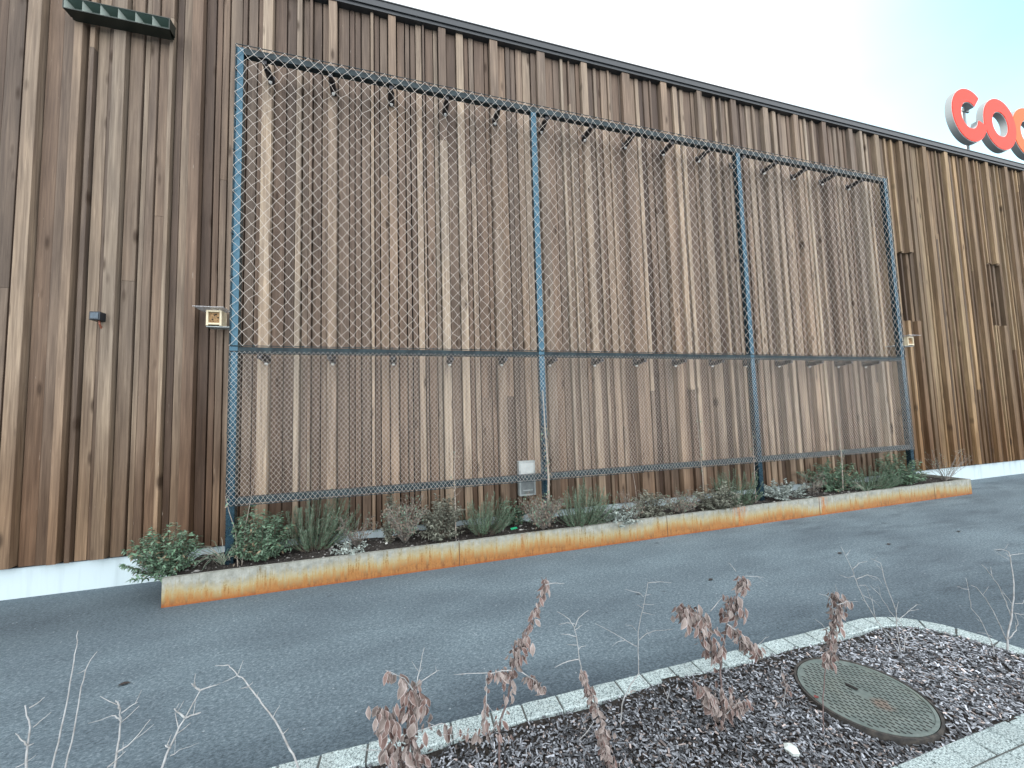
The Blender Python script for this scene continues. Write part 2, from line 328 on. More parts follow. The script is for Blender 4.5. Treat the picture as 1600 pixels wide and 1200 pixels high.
# ---------------------------------------------------------------- setting: ground, road, kerbs, bed
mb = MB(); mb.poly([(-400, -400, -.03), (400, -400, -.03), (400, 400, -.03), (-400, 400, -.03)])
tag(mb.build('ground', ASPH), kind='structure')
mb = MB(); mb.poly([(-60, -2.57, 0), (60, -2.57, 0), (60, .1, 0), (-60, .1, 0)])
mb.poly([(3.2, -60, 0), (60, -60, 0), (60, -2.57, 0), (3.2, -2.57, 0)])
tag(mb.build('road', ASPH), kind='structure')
# kerb centre line: straight, rounded corner, then back towards the camera
CCX, CCY, CRAD = 2.96, -3.03, .40
def kerb_path():
    pts = [Vector((-6.0, -2.605, 0)), Vector((CCX, -2.605, 0))]
    n = 28
    for k in range(1, n+1):
        a = R(90) - R(82)*k/n; pts.append(Vector((CCX + .425*math.cos(a)*1.08, CCY + .425*math.sin(a), 0)))
    pts.append(pts[-1] + Vector((.10, -.55, 0))); pts.append(pts[-1] + Vector((.05, -3.0, 0)))
    return pts
def walk(pts, step):
    out = []; acc = 0
    for a, b_ in zip(pts, pts[1:]):
        l = (b_-a).length; t = acc
        while t < l: out.append((a + (b_-a)*(t/l), (b_-a).normalized())); t += step
        acc = t - l
    return out
rnd = random.Random(5)
mb = MB()
KP = kerb_path(); KW = .053
i = len(mb.v)
for (p, d) in walk(KP, .05):
    nrm = Vector((-d.y, d.x, 0)); mb.v += [tuple(p + nrm*(KW-.004) + Vector((0, 0, .017))), tuple(p - nrm*(KW-.004) + Vector((0, 0, .017)))]
for k in range((len(mb.v)-i)//2 - 1): mb.face([i+2*k, i+2*k+1, i+2*k+3, i+2*k+2], 1)
def sett_path(mb, w_all, k0, k1, w, top, bot=-.05):
    g = .86+rnd.random()*.2; mb.tint = (g, g, g, 1); ks = [k0+(k1-k0)*q//3 for q in range(4)]; i = len(mb.v); e = .005
    for kk in ks:
        p, d = w_all[kk]; nr = Vector((-d.y, d.x, 0)); end = kk in (ks[0], ks[-1]); s_ = 1 if kk == ks[0] else -1
        j = lambda: rnd.uniform(-.002, .002)
        sh = d*(e*.8*s_) if end else Vector((0, 0, 0))
        for off, z, a in ((w/2, bot, 0), (w/2, top-e, 0), (w/2-e, top, 1), (-w/2+e, top, 1), (-w/2, top-e, 0), (-w/2, bot, 0)):
            mb.v.append(tuple(p + nr*(off+j()) + (sh if a else Vector((0, 0, 0))) + Vector((0, 0, z+j()*.5))))
    for q in range(3):
        for t in range(5): mb.face([i+6*q+t, i+6*q+t+1, i+6*q+t+7, i+6*q+t+6], 0)
    mb.face([i+5, i+4, i+3, i+2, i+1, i], 0); mb.face([i+18+t for t in range(6)], 0)
def sett(mb, c, d, ln, w, top, bot=-.05):
    nrm = Vector((-d.y, d.x, 0)); g = .80+rnd.random()*.16; mb.tint = (g, g, g, 1)
    i = len(mb.v); e = .006; hl, hw = ln/2, w/2
    j = lambda: rnd.uniform(-.0025, .0025)
    for (z, s) in ((bot, 0), (top-e, 0), (top, e)):
        for sx, sy in ((-1, -1), (1, -1), (1, 1), (-1, 1)):
            mb.v.append(tuple(c + d*(sx*(hl-s)+j()) + nrm*(sy*(hw-s)+j()) + Vector((0, 0, z+j()*.6))))
    for r_ in (0, 4):
        for q in range(4): mb.face([i+r_+q, i+r_+(q+1) % 4, i+r_+4+(q+1) % 4, i+r_+4+q], 0)
    mb.face([i+8, i+9, i+10, i+11], 0)
prev = None
lens = []
w_all = walk(KP, .002); k = 0
while k < len(w_all)-150:
    p0 = w_all[k][0]; curved = p0.x > 2.9 and p0.y > -3.1
    n_ = rnd.randint(75, 98) if not curved else rnd.randint(60, 80)
    sett_path(mb, w_all, k+1, k+n_-2, .105, .024); k += n_
mb.tint = (1, 1, 1, 1)
tag(mb.build('kerb', [SETT, MORTAR], tints=True), kind='structure')
# near kerb row and pavement slabs
mb = MB()
mb.poly([(-6, -3.44, .02), (3.6, -3.44, .02), (3.6, -3.345, .02), (-6, -3.345, .02)], 1)
x = -6.0
while x < 3.52:
    l = rnd.uniform(.135, .155); sett(mb, Vector((x+l/2, -3.392, 0)), Vector((1, 0, 0)), l-.005, .094, .027); x += l
tag(mb.build('kerb', [SETT, MORTAR], tints=True), kind='structure')
mb = MB(); mb.poly([(-6, -9, .022), (3.55, -9, .022), (3.55, -3.44, .022), (-6, -3.44, .022)], 1)
x = -6.0
while x < 3.4:
    y = -3.445
    while y > -6: sett(mb, Vector((x+.15, y-.15, 0)), Vector((1, 0, 0)), .292, .292, .034); y -= .30
    x += .30
tag(mb.build('pavement', [SETT, MORTAR], tints=True), kind='structure')
# planting bed soil + bark chips
def in_bed(x, y, m=0.0):
    if y < -3.34+m or y > -2.66-m or x < -5.9: return False
    if x > CCX:
        if y > CCY: return math.hypot((x-CCX)/1.08, y-CCY) < .365-m
        return x < 3.36 + (CCY-y)*.17 - m
    return True
def bedz(x, y): return .012 + .012*math.sin(x*2.3+1)*math.sin(y*5) + .01*math.sin(x*7+y*3)
mb = MB(); nx, ny = 120, 14
for iy in range(ny+1):
    for ix in range(nx+1):
        x = -3.5+ix*(6.98)/nx; y = -3.36+iy*(.73)/ny
        if x > CCX:
            y1 = CCY + math.sqrt(max(0, .41**2 - ((x-CCX)/1.08)**2)); y = min(y, max(y1, -3.36))
            x = min(x, 3.40 + (CCY-y)*.17)
        mb.v.append((x, y, bedz(x, y) - .006 + rnd.uniform(0, .008)))
for iy in range(ny):
    for ix in range(nx):
        a = iy*(nx+1)+ix; mb.face([a, a+1, a+nx+2, a+nx+1])
tag(mb.build('planting_bed_soil', SOIL), kind='structure')
mb = MB(); n = 0
MHX, MHY, MHR = 2.225, -3.035, .288
while n < 54000:
    x = rnd.uniform(-3.3, 3.46); y = rnd.uniform(-3.35, -2.645); n += 1
    if not in_bed(x, y, -.012 if y < -3 else .0): continue
    if math.hypot(x-MHX, y-MHY) < .284: continue
    edge = max(0, min(1, (-2.68-y)/.12))
    if rnd.random() > .35 + .65*edge: continue
    a = rnd.uniform(0, 6.28); l = rnd.uniform(.004, .0125)*(1 + (rnd.random() < .05)*.7); w = rnd.uniform(.0015, .0042); t = rnd.uniform(.0005, .0015)
    tl = rnd.gauss(0, .25); d = Vector((math.cos(a)*math.cos(tl), math.sin(a)*math.cos(tl), math.sin(tl)))
    s_ = Vector((-math.sin(a), math.cos(a), rnd.gauss(0, .3))).normalized(); u_ = d.cross(s_)
    g = rnd.choice((.04, .06, .10, .15, .22, .30, .42)) * rnd.uniform(.8, 1.25); rr = rnd.random()
    g *= .88 + .5*max(0, min(1, (x-1.6)/1.4)); mb.tint = (g*.94, g*1.0, g*1.10, 1) if rr < .88 else (g*1.15, g*.98, g*.92, 1)
    mb.obox((x, y, bedz(x, y) + rnd.uniform(.002, .014)), d*l, s_*w, u_*t)
tag(mb.build('bark_mulch', CHIP, tints=True), kind='stuff')
# ---------------------------------------------------------------- building
BX0, BX1, ZP, ZR = -9.0, 32.0, .271, 6.30
bld = empty('building', (0, 0, 0), 'long building clad in brown upright timber boards of uneven depth behind the trellis', 'building')
mb = MB(); mb.box((BX0, .06, .001), (BX1, 14, ZR-.02)); mb.build('wall', DARK, bld)
mb = MB()
x = BX0
while x < BX1:
    x2 = min(x+2.4, BX1); mb.box((x+.0015, .0, -.02), (x2-.0015, .049, ZP-.012)); x = x2
mb.build('plinth', PLINTH, bld)
mb = MB(); mb.box((BX0, -.012, ZP-.011), (BX1, .048, ZP-.004)); mb.build('drip_strip', ROOF, bld)
mb = MB(); mb.box((BX0-.05, -.112, ZR-.045), (BX1+.05, .30, ZR+.030)); mb.box((BX0-.05, -.12, ZR+.030), (BX1+.05, .31, ZR+.042))
mb.box((BX0, -.095, ZR-.085), (BX1, .04, ZR-.0455))
mb.build('roof_edge', ROOF, bld)
mb = MB(); mb.box((BX0, .31, ZR-.019), (BX1, 14, ZR+.01)); mb.build('roof', ROOF, bld)
U = [(-14,15,1),(16,20,1),(20,41,3),(51.5,78,0),(79,97,1),(97,110,3),(114,123,0),(123,130,2),(136,154.5,0),(155.5,162,1),(162,181,3),(188.5,211,1),(212.5,222,0),(222,234,1),(238,253,0),(253,259,2),(264,275,0),(276,289,1),(289,306,3),(312.5,328,0),(329.5,339,0),(339.5,350,1),(352,371,0),(372,379,1),(381,396.5,0),(397.5,405,0),(405,421,3),(424,444,0),(445,459,0),(461,469,2),(471,481,0),(481,486,2),(488,501,0),(503,511,0),(512,526,3),(528,545,0),(547,554,0),(556,564,0),(566,579,0),(580.5,585,2),(587,594,1),(595.5,608,0),(609,622,3),(623.5,635,0),(637,643.5,0),(645,653,0),(653.5,663,1),(665,668,2),(669,681,0),(683,689,0),(691,703,3),(704,718,0),(720,731,2),(732.5,739,0),(740,747,1),(749,764,0),(765.5,772,0),(774,786,3),(788,798,0),(800,806,1),(807.5,815,0),(815.5,825,1),(827,839,0),(840,848,1),(849,856,0),(857,862,0)]
DEP = {0: .020, 1: .036, 2: .058, 3: .085}
raw = []
for u0, u1, lv in U:
    y = -DEP[lv]; raw.append([at(u0, 440, y).x, at(u1, 440, y).x, lv])
boards = []
for k, (a, b_, lv) in enumerate(raw):                 # close every joint to a few millimetres
    if k: a0 = boards[-1]
    if k: 
        gap = rnd.uniform(.009, .014)
        mid = (a0[1] + a)/2
        a0[1] = (max(mid, a0[0]+.02) if a > a0[1] else a0[1]) - gap/2
        if lv > 2: a = a
        a = a0[1] + gap
    boards.append([a, b_, lv])
T = [[('P',15),(0,18),(0,13),(2,7),(0,10),(2,5),(0,13),(1,8)], [('P',14),(0,16),(1,7),(0,8),(1,13),(2,5),(1,7),(0,14)],
     [('P',14),(0,12),(1,7),(0,8),(1,10),(2,4),(0,14),(1,7)], [('P',13),(0,14),(2,11),(0,8),(1,8),(0,15),(1,7)],
     [('P',15),(0,12),(1,9),(2,8),(0,14),(2,7),(1,9),(0,7)], [('P',13),(1,9),(0,12),('P',9),(0,12),(2,8),(0,13)]]
x = boards[-1][1] + .005
ph = .637; first = 1.17 + ph
def fill_module(x0, x1, tmpl, out, right=False):
    tot = sum(w for _, w in tmpl); x = x0
    for lv, w in tmpl:
        l3 = 3 if lv == 'P' else lv
        ww = (x1-x0)*w/tot*(1+rnd.uniform(-.12, .12)); e = min(x+ww, x1)
        g_ = rnd.uniform(.0035, .006); out.append([x+g_, e-g_, l3]); x = e
    if out[-1][1] < x1-.02: out.append([x+.0025, x1-.0025, 0])
k = 0; mods = []
xs = first - .052
if xs - x > .03:
    boards.append([x, xs-.003, 0])
while xs < BX1:
    fill_module(xs, xs+ph, T[rnd.randrange(len(T)) if xs > 5 else k % 4], boards); xs += ph; k += 1
lx = raw[0][0]; left = []; k = 0
while lx > BX0:
    fill_module(lx-ph, lx, T[(k*2+1) % len(T)], left); lx -= ph; k += 1
boards = left + boards
mb = MB()
SLOTS = [(8.20, 8.36), (8.47, 8.92), (11.05, 11.48)]
def put(x0, x1, z0, z1, dep, lv, dark=False):
    if x1-x0 < .008: return
    base = {0: .43, 1: .53, 2: .68, 3: .68}[lv]  # raised boards lighter, recessed ones darker: light and shade put into the tone
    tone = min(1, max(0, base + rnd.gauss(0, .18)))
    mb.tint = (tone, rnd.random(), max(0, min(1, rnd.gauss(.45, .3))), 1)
    i = len(mb.v); e = .0025; j = rnd.uniform(-.002, .002); y = -dep + j
    # board with eased front arrises
    for z in (z0, z1):
        mb.v += [(x0, .045, z), (x0, y+e, z), (x0+e, y, z), (x1-e, y, z), (x1, y+e, z), (x1, .045, z)]
    for q in range(5): mb.face([i+q, i+q+1, i+q+7, i+q+6])
    mb.face([i+5, i+4, i+3, i+2, i+1, i]); mb.face([i+6, i+7, i+8, i+9, i+10, i+11])
for x0, x1, lv in boards:
    zb = ZP + (rnd.uniform(-.002, .002) if lv < 3 else rnd.uniform(.004, .012)); zt = ZR-.086
    if lv >= 2 : zt = ZR-.087
    cuts = [zb]
    slot = any(a < (x0+x1)/2 < b_ for a, b_ in SLOTS)
    dep = DEP[lv] + rnd.uniform(-.002, .002)
    if slot:
        za, zc = 2.88+rnd.uniform(-.01, .01), 4.12+rnd.uniform(-.01, .01)
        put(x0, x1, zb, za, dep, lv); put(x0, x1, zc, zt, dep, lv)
        if lv in (1, 3) or rnd.random() < .3:
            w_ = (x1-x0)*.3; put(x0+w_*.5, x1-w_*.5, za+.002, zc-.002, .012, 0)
        continue
    if rnd.random() < .30:
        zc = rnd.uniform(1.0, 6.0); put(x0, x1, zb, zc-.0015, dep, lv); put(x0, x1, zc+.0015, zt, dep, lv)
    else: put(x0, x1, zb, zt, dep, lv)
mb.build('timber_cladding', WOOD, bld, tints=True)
# ---------------------------------------------------------------- trellis
TY, TD = -.34, .07
TX0, BAY, ZT, ZM, ZB = -1.545, 3.133, 5.20, 2.146, .705
PX = [TX0+.035, TX0+BAY+.01, TX0+2*BAY-.01, TX0+3*BAY-.045]
PX = [TX0+.035, TX0+BAY, TX0+2*BAY, TX0+3*BAY-.035]
tr = empty('steel_trellis', (TX0+1.5*BAY, TY, 0), 'large dark steel frame with three bays of wire mesh in front of timber wall', 'trellis')
W = .035
for px_ in PX:
    mb = MB(); mb.box((px_-W, TY, .10), (px_+W, TY+TD, ZT if px_ in (PX[0], PX[3]) else ZT-.071)); mb.build('post', STEEL, tr, bevel=.004)
for k in range(3):
    a = PX[k]+W+.0005; b_ = PX[k+1]-W-.0005
    if k == 0:
        mb = MB(); mb.box((PX[0]+W+.0005, TY+.001, ZT-.07), (PX[3]-W-.0005, TY+TD-.001, ZT-.001)); mb.build('rail', STEELD, tr, bevel=.004)
    mb = MB(); mb.box((a, TY+.002, ZM-.03), (b_, TY+TD-.002, ZM+.03)); mb.build('rail', STEELD, tr, bevel=.003)
    mb = MB(); mb.box((a, TY+.002, ZB+.005), (b_, TY+TD-.002, ZB+.065)); mb.build('rail', STEELD, tr, bevel=.003)
# perimeter rods that the nets are laced to
def rodset(x0, x1, z0, z1):
    mb = MB(); y = TY-.014; r = .0042
    mb.tube([(x0, y, z0), (x0, y, z1)], r); mb.tube([(x1, y, z0), (x1, y, z1)], r)
    mb.tube([(x0, y, z0), (x1, y, z0)], r); mb.tube([(x0, y, z1), (x1, y, z1)], r)
    z = z0+.25
    while z < z1:
        for x in (x0, x1): mb.box((x-.008, TY-.016, z-.006), (x+.008, TY+.001, z+.006))
        z += .42
    x = x0+.2
    while x < x1:
        for z in (z0, z1): mb.box((x-.006, TY-.016, z-.008), (x+.006, TY+.001, z+.008))
        x += .42
    mb.build('net_rod', STEELD, tr)
XA, XB = TX0+.006, TX0+3*BAY-.006
rodset(XA, XB, ZM+.040, ZT+.012); rodset(XA, XB, ZB-.004, ZM-.012)
def net(x0, x1, z0, z1, cw, ch, r, sd):
    rn = random.Random(sd); mb = MB(); nx = max(1, round((x1-x0)/cw)); nz = max(1, round((z1-z0)/ch)); cw = (x1-x0)/nx; ch = (z1-z0)/nz
    y = TY-.017
    P = {}
    def node(i, j):            # half-cell lattice, i+j even
        if (i, j) not in P:
            e = i in (0, 2*nx) or j in (0, 2*nz); a = 0 if e else .055
            P[i, j] = Vector((x0+i*cw/2+rn.gauss(0, a*cw), y+rn.gauss(0, .0008), z0+j*ch/2+rn.gauss(0, a*ch*.8)))
        return P[i, j]
    for i in range(2*nx):
        for j in range(2*nz):
            if (i+j) % 2 == 0: a, b_ = node(i, j), node(i+1, j+1)
            else: a, b_ = node(i+1, j), node(i, j+1)
            mb.tube([a, b_], r, 3, False)
    if r > .0012:              # crimped ferrules at the crossings
        for (i, j), p in P.items(): mb.tube([p-Vector((0, 0, .004)), p+Vector((0, 0, .004))], r*1.6, 4, False)
    return mb.build('wire_net', WIRE, tr)
for k in range(3):
    x0 = XA if k == 0 else TX0+k*BAY; x1 = XB if k == 2 else TX0+(k+1)*BAY
    net(x0, x1, ZM+.041, ZT+.010, .1085, .124, .00145, k)
    net(x0, x1, ZB-.003, ZM-.013, .0425, .054, .00092, 10+k)
# stand-off brackets back to the battens
for k in range(15):
    bx = -1.30+k*.6145; 
    for z in (ZT-.085, ZM-.046):
        mb = MB(); y0 = TY+TD-.05; y1 = -.094
        mb.box((bx-.020, y0, z-.030), (bx+.020, y1, z+.013), 0); mb.tube([(bx, y0+.08, z-.008), (bx, y1-.006, z-.020)], .034, 10, m=0)
        mb.box((bx-.03, y1, z-.05), (bx+.03, y1+.008, z+.04), 0)
        mb.tube([(bx, y1-.035, z-.066), (bx, y1-.030, z-.052)], [.014, .017], 8, m=1)  # bolt nut tip, its glint put into the white colour
        mb.build('bracket', [BLACK, GLINT], tr)
# ---------------------------------------------------------------- planter
PXL, PXR, PYF, PH = -1.864, 8.53, -.646, .229
pl = empty('steel_planter', ((PXL+PXR)/2, PYF/2, 0), 'long low planter of grey steel edging rusting orange at its foot', 'planter')
js = [PXL, .54, 2.94, 5.32, 7.65, PXR]
for a, b_ in zip(js, js[1:]):
    mb = MB(); nseg = 10; wv = [rnd.gauss(0, .0025) for _ in range(nseg+1)]; wv[0] = wv[-1] = 0
    for s in range(nseg):
        xa = a+.002+(b_-a-.004)*s/nseg; xb = a+.002+(b_-a-.004)*(s+1)/nseg
        i = len(mb.v)
        for z, o_ in ((-.01, 0), (PH, 1)):
            mb.v += [(xa, PYF+wv[s]*o_, z), (xb, PYF+wv[s+1]*o_, z), (xb, PYF+.006+wv[s+1]*o_, z), (xa, PYF+.006+wv[s]*o_, z)]
        mb.face([i, i+1, i+5, i+4]); mb.face([i+2, i+3, i+7, i+6]); mb.face([i+4, i+5, i+6, i+7])
        # folded top lip
        i = len(mb.v); mb.v += [(xa, PYF+wv[s], PH+.0005), (xb, PYF+wv[s+1], PH+.0005), (xb, PYF+.035+wv[s+1], PH+.0005), (xa, PYF+.035+wv[s], PH+.0005)]; mb.face([i, i+1, i+2, i+3])
    mb.build('side_panel', RUST, pl)
    if b_ < PXR-.1:
        mb = MB(); mb.box((b_-.0035, PYF-.0015, 0), (b_+.0035, PYF+.02, PH-.002)); mb.build('joint_strip', RUSTD, pl)
for x in (PXL, PXR-.006):
    mb = MB(); i = 0; zt_ = PH-.002
    mb.box((x, PYF+.007, -.01), (x+.006, -.002, .19 if x < 0 else zt_)); mb.build('end_panel', RUST, pl)
def soilz(x, y):
    return .192 + .014*math.sin(x*3.1)*math.cos(y*6) + .008*math.sin(x*11+y*9) - .012*max(0, (y+.25))/.25 + .015*math.exp(-((x+1.86)/.12)**2)
mb = MB(); nx, ny = 300, 16
for iy in range(ny+1):
    for ix in range(nx+1):
        x = PXL+.008+(PXR-PXL-.016)*ix/nx; y = PYF+.010+(-.004-PYF-.010)*iy/ny
        mb.v.append((x, y, soilz(x, y)+rnd.uniform(-.004, .006)))
for iy in range(ny):
    for ix in range(nx):
        a = iy*(nx+1)+ix; mb.face([a, a+1, a+nx+2, a+nx+1])
tag(mb.build('soil', SOIL), kind='structure')
def pebble(mb, c, r, g):
    mb.tint = (*g, 1); i = len(mb.v); n_ = 6
    sx, sy, sz = r*rnd.uniform(.8, 1.5), r*rnd.uniform(.7, 1.1), r*rnd.uniform(.5, .8); a0 = rnd.random()*3
    mb.v.append((c[0], c[1], c[2]-sz))
    for zz, k in ((-.5, .85), (.3, 1.0), (.85, .5)):
        for q in range(n_):
            t = a0+q*2*math.pi/n_; k2 = k*rnd.uniform(.85, 1.12); mb.v.append((c[0]+math.cos(t)*sx*k2, c[1]+math.sin(t)*sy*k2, c[2]+zz*sz))
    mb.v.append((c[0], c[1], c[2]+sz))
    for q in range(n_):
        q1 = (q+1) % n_
        mb.face([i, i+1+q1, i+1+q]); 
        for r_ in (0, 1): mb.face([i+1+r_*n_+q, i+1+r_*n_+q1, i+1+(r_+1)*n_+q1, i+1+(r_+1)*n_+q])
        mb.face([i+1+2*n_+q, i+1+2*n_+q1, i+1+3*n_])
mb = MB()
for _ in range(5200):
    x = rnd.uniform(PXL+.02, PXR-.02); y = rnd.uniform(PYF+.015, -.02)
    if rnd.random() < .80: g = rnd.uniform(.015, .06); gg = (g*1.1, g, g*.9); r = rnd.uniform(.004, .012)
    else: g = rnd.uniform(.12, .42); gg = (g, g*.98, g*.93); r = rnd.uniform(.003, .009) if rnd.random() < .93 else rnd.uniform(.012, .02)
    pebble(mb, (x, y, soilz(x, y)+.003), r, gg)
tag(mb.build('soil_crumbs_and_pebbles', STONE, tints=True, smooth=False), kind='stuff')
# ---------------------------------------------------------------- manhole
mh = empty('manhole_cover', (MHX, MHY, .02), 'round ribbed cast iron manhole cover sunk in the bark mulch', 'manhole cover')
def ringmesh(mb, cx, cy, r0, r1, z0, z1, n=72):
    i = len(mb.v)
    for q in range(n):
        t = 2*math.pi*q/n
        for r, z in ((r0, z0), (r0, z1), (r1, z1), (r1, z0)): mb.v.append((cx+r*math.cos(t), cy+r*math.sin(t), z))
    for q in range(n):
        a = i+4*q; b_ = i+4*((q+1) % n)
        for k in range(4): mb.face([a+k, b_+k, b_+(k+1) % 4, a+(k+1) % 4])
MT = .030
mb = MB(); ringmesh(mb, MHX, MHY, .268, .279, -.02, MT+.001); mb.build('frame_ring', CASTR, mh)
mb = MB(); i = len(mb.v); n_ = 72
mb.v += [(MHX+.264*math.cos(2*math.pi*q/n_), MHY+.264*math.sin(2*math.pi*q/n_), MT-.004) for q in range(n_)]; mb.face(list(range(i, i+n_)))
ringmesh(mb, MHX, MHY, .250, .264, MT-.02, MT)
A = R(-78); dx = Vector((math.cos(A), math.sin(A), 0)); dy = Vector((-dx.y, dx.x, 0))
for r_ in range(-13, 14):
    for c_ in range(-9, 10):
        p = dx*(c_*.0295 + (.0147 if r_ % 2 else 0)) + dy*(r_*.0195)
        if p.length > .240 or p.length < .03: continue
        mb.obox(Vector((MHX, MHY, MT-.0040)) + p, dx*.0095, dy*.0032, Vector((0, 0, .0008)), 1)
cv = mb.build('cover', [CAST, DARK], mh)
mb = MB(); mb.obox(Vector((MHX-.005, MHY+.045, MT+.0016)), dx*.026, dy*.009, Vector((0, 0, .0006))); mb.build('lifting_slot', DARK, cv)
# ---------------------------------------------------------------- wall fittings
# long black lamp with six open cells
p0 = at(97, 12, -.20); p1 = at(265, 43, -.20); x0, x1, z0 = p0.x, p1.x, (p0.z+p1.z)/2; z1 = z0+.105
lm = empty('wall_lamp', ((x0+x1)/2, -.1, z0), 'long black wall lamp with six open cells high on the timber wall', 'wall lamp')
mb = MB()
mb.box((x0, -.20, z1), (x1, -.09, z1+.008)); mb.box((x0, -.20, z0-.008), (x1, -.19, z0))
i = len(mb.v)
mb.v += [(x0, -.20, z0-.008), (x1, -.20, z0-.008), (x1-.03, -.086, z0-.02), (x0+.03, -.086, z0-.02), (x0, -.09, z1), (x1, -.09, z1)]
mb.face([i+3, i+2, i+1, i]); mb.box((x0+.012, -.10, z0-.015), (x1-.012, -.088, z1))
for xa in (x0, x1-.008): mb.box((xa, -.20, z0), (xa+.008, -.10, z1))
mb.build('housing', LAMPG, lm)
cw_ = (x1-x0-.016)/6
for k in range(6):
    a = x0+.008+k*cw_; b_ = a+cw_-.001; mb = MB()
    i = len(mb.v); f = .032
    mb.v += [(a, -.197, z0), (b_, -.197, z0), (b_, -.197, z1), (a, -.197, z1), (a+f, -.125, z0+.03), (b_-f, -.125, z0+.03), (b_-f, -.125, z1-.03), (a+f, -.125, z1-.03)]
    mb.face([i, i+1, i+5, i+4], 0); mb.face([i+1, i+2, i+6, i+5], 0); mb.face([i+2, i+3, i+7, i+6], 0); mb.face([i+3, i, i+4, i+7], 1); mb.face([i+4, i+5, i+6, i+7], 0)
    mb.build('reflector_cell', [REFL, REFW], lm)
# little dark sensor box with cable
a = at(139, 486, -.16); c_ = at(156, 500, -.16)
sn = empty('sensor_box', ((a.x+c_.x)/2, -.1, c_.z), 'small dark box with short red cable tail on left part of timber wall', 'sensor box')
mb = MB(); mb.box((a.x, -.16, c_.z), (c_.x, -.03, a.z)); mb.build('housing', BOXG, sn, bevel=.006)
mb = MB(); mb.box((a.x+.012, -.164, c_.z+.012), (c_.x-.012, -.159, a.z-.012)); mb.build('front_lid', simple('dark_lid', (.06, .10, .14), (.04, .06, .08), 50, .3), sn)
xm = (a.x+c_.x)/2; mb = MB(); mb.tube([(xm+.01, -.12, c_.z+.01), (xm+.013, -.115, c_.z-.03), (xm+.008, -.08, c_.z-.065), (xm+.01, -.04, c_.z-.085)], .007, 6); mb.build('cable', CABLE, sn)
# insect boxes
def nest(xl, xr, zb, zt, xbr, label, flip=False):
    o = empty('insect_box', ((xl+xr)/2, -.2, zb), label, 'insect box', 'insect boxes beside the trellis')
    yb, yf = -.10, -.22
    mb = MB(); w = .018
    mb.box((xl, yf, zb), (xl+w, yb, zt)); mb.box((xr-w, yf, zb), (xr, yb, zt)); mb.box((xl+w, yf, zt-w), (xr-w, yb, zt)); mb.box((xl+w, yf, zb+.01), (xr-w, yb, zb+.01+w)); mb.build('frame', PINE, o, bevel=.002)
    mb = MB(); mb.box((xl+w+.001, yf+.018, zb+.029), (xr-w-.001, yb, zt-w-.001)); ib = mb.build('nesting_block', CORK, o)
    mb = MB(); rr = random.Random(3)
    for _ in range(14):
        hx = rr.uniform(xl+w+.012, xr-w-.012); hz_ = rr.uniform(zb+.045, zt-w-.012); mb.tube([(hx, yf+.0165, hz_), (hx, yf+.0175, hz_)], rr.choice((.003, .004, .008)), 8)
    mb.build('hole', DARK, ib)
    mb = MB(); mb.box((xl-.09 if not flip else xl-.05, yf-.05, zt+.018), (xr+.03 if not flip else xr+.10, -.05, zt+.023)); mb.build('rain_cover', ACRYL, o)
    mb = MB(); mb.box((min(xl, xbr), yb-.11, zb-.012), (max(xr, xbr), yb, zb-.004)); mb.box((xl+.01, yb+.001, zb-.012), (xr-.01, yb+.006, zt+.017)); mb.build('shelf_bracket', GALV, o)
a = at(322, 484, -.22); c_ = at(346, 509, -.22); nest(a.x, c_.x, c_.z, a.z, PX[0]-W, 'pale wood insect box with clear rain cover left of the trellis')
a = at(1418, 527, -.22); c_ = at(1428, 540, -.22); nest(a.x, a.x+.15, c_.z, c_.z+.15, PX[3]+W, 'small pale wood insect box on the right side of the trellis', True)
# vent hood behind the bottom rail
a = at(810, 721, -.12); c_ = at(837, 773, -.12)
vt = empty('wall_vent', ((a.x+c_.x)/2, -.1, c_.z), 'grey metal vent box on the boards behind the bottom rail', 'vent')
zm = (a.z+c_.z)/2
mb = MB(); mb.box((a.x, -.135, zm+.03), (c_.x, -.06, a.z)); mb.box((a.x, -.135, c_.z), (c_.x, -.06, zm+.029)); mb.build('hood', GALV, vt, bevel=.004)
mb = MB(); mb.box((a.x+.022, -.138, zm+.055), (c_.x-.022, -.134, a.z-.025)); mb.build('upper_plate', simple('pale_sheet', (.52, .56, .55), (.44, .48, .48), 20, .5), vt)
mb = MB(); mb.box((a.x+.020, -.138, c_.z+.022), (c_.x-.020, -.134, zm+.0)); mb.build('lower_plate', GREYP, vt)
mb = MB(); mb.box((a.x+.04, -.146, c_.z+.06), (c_.x-.04, -.139, c_.z+.070)); mb.build('flap_edge', GALV, vt)
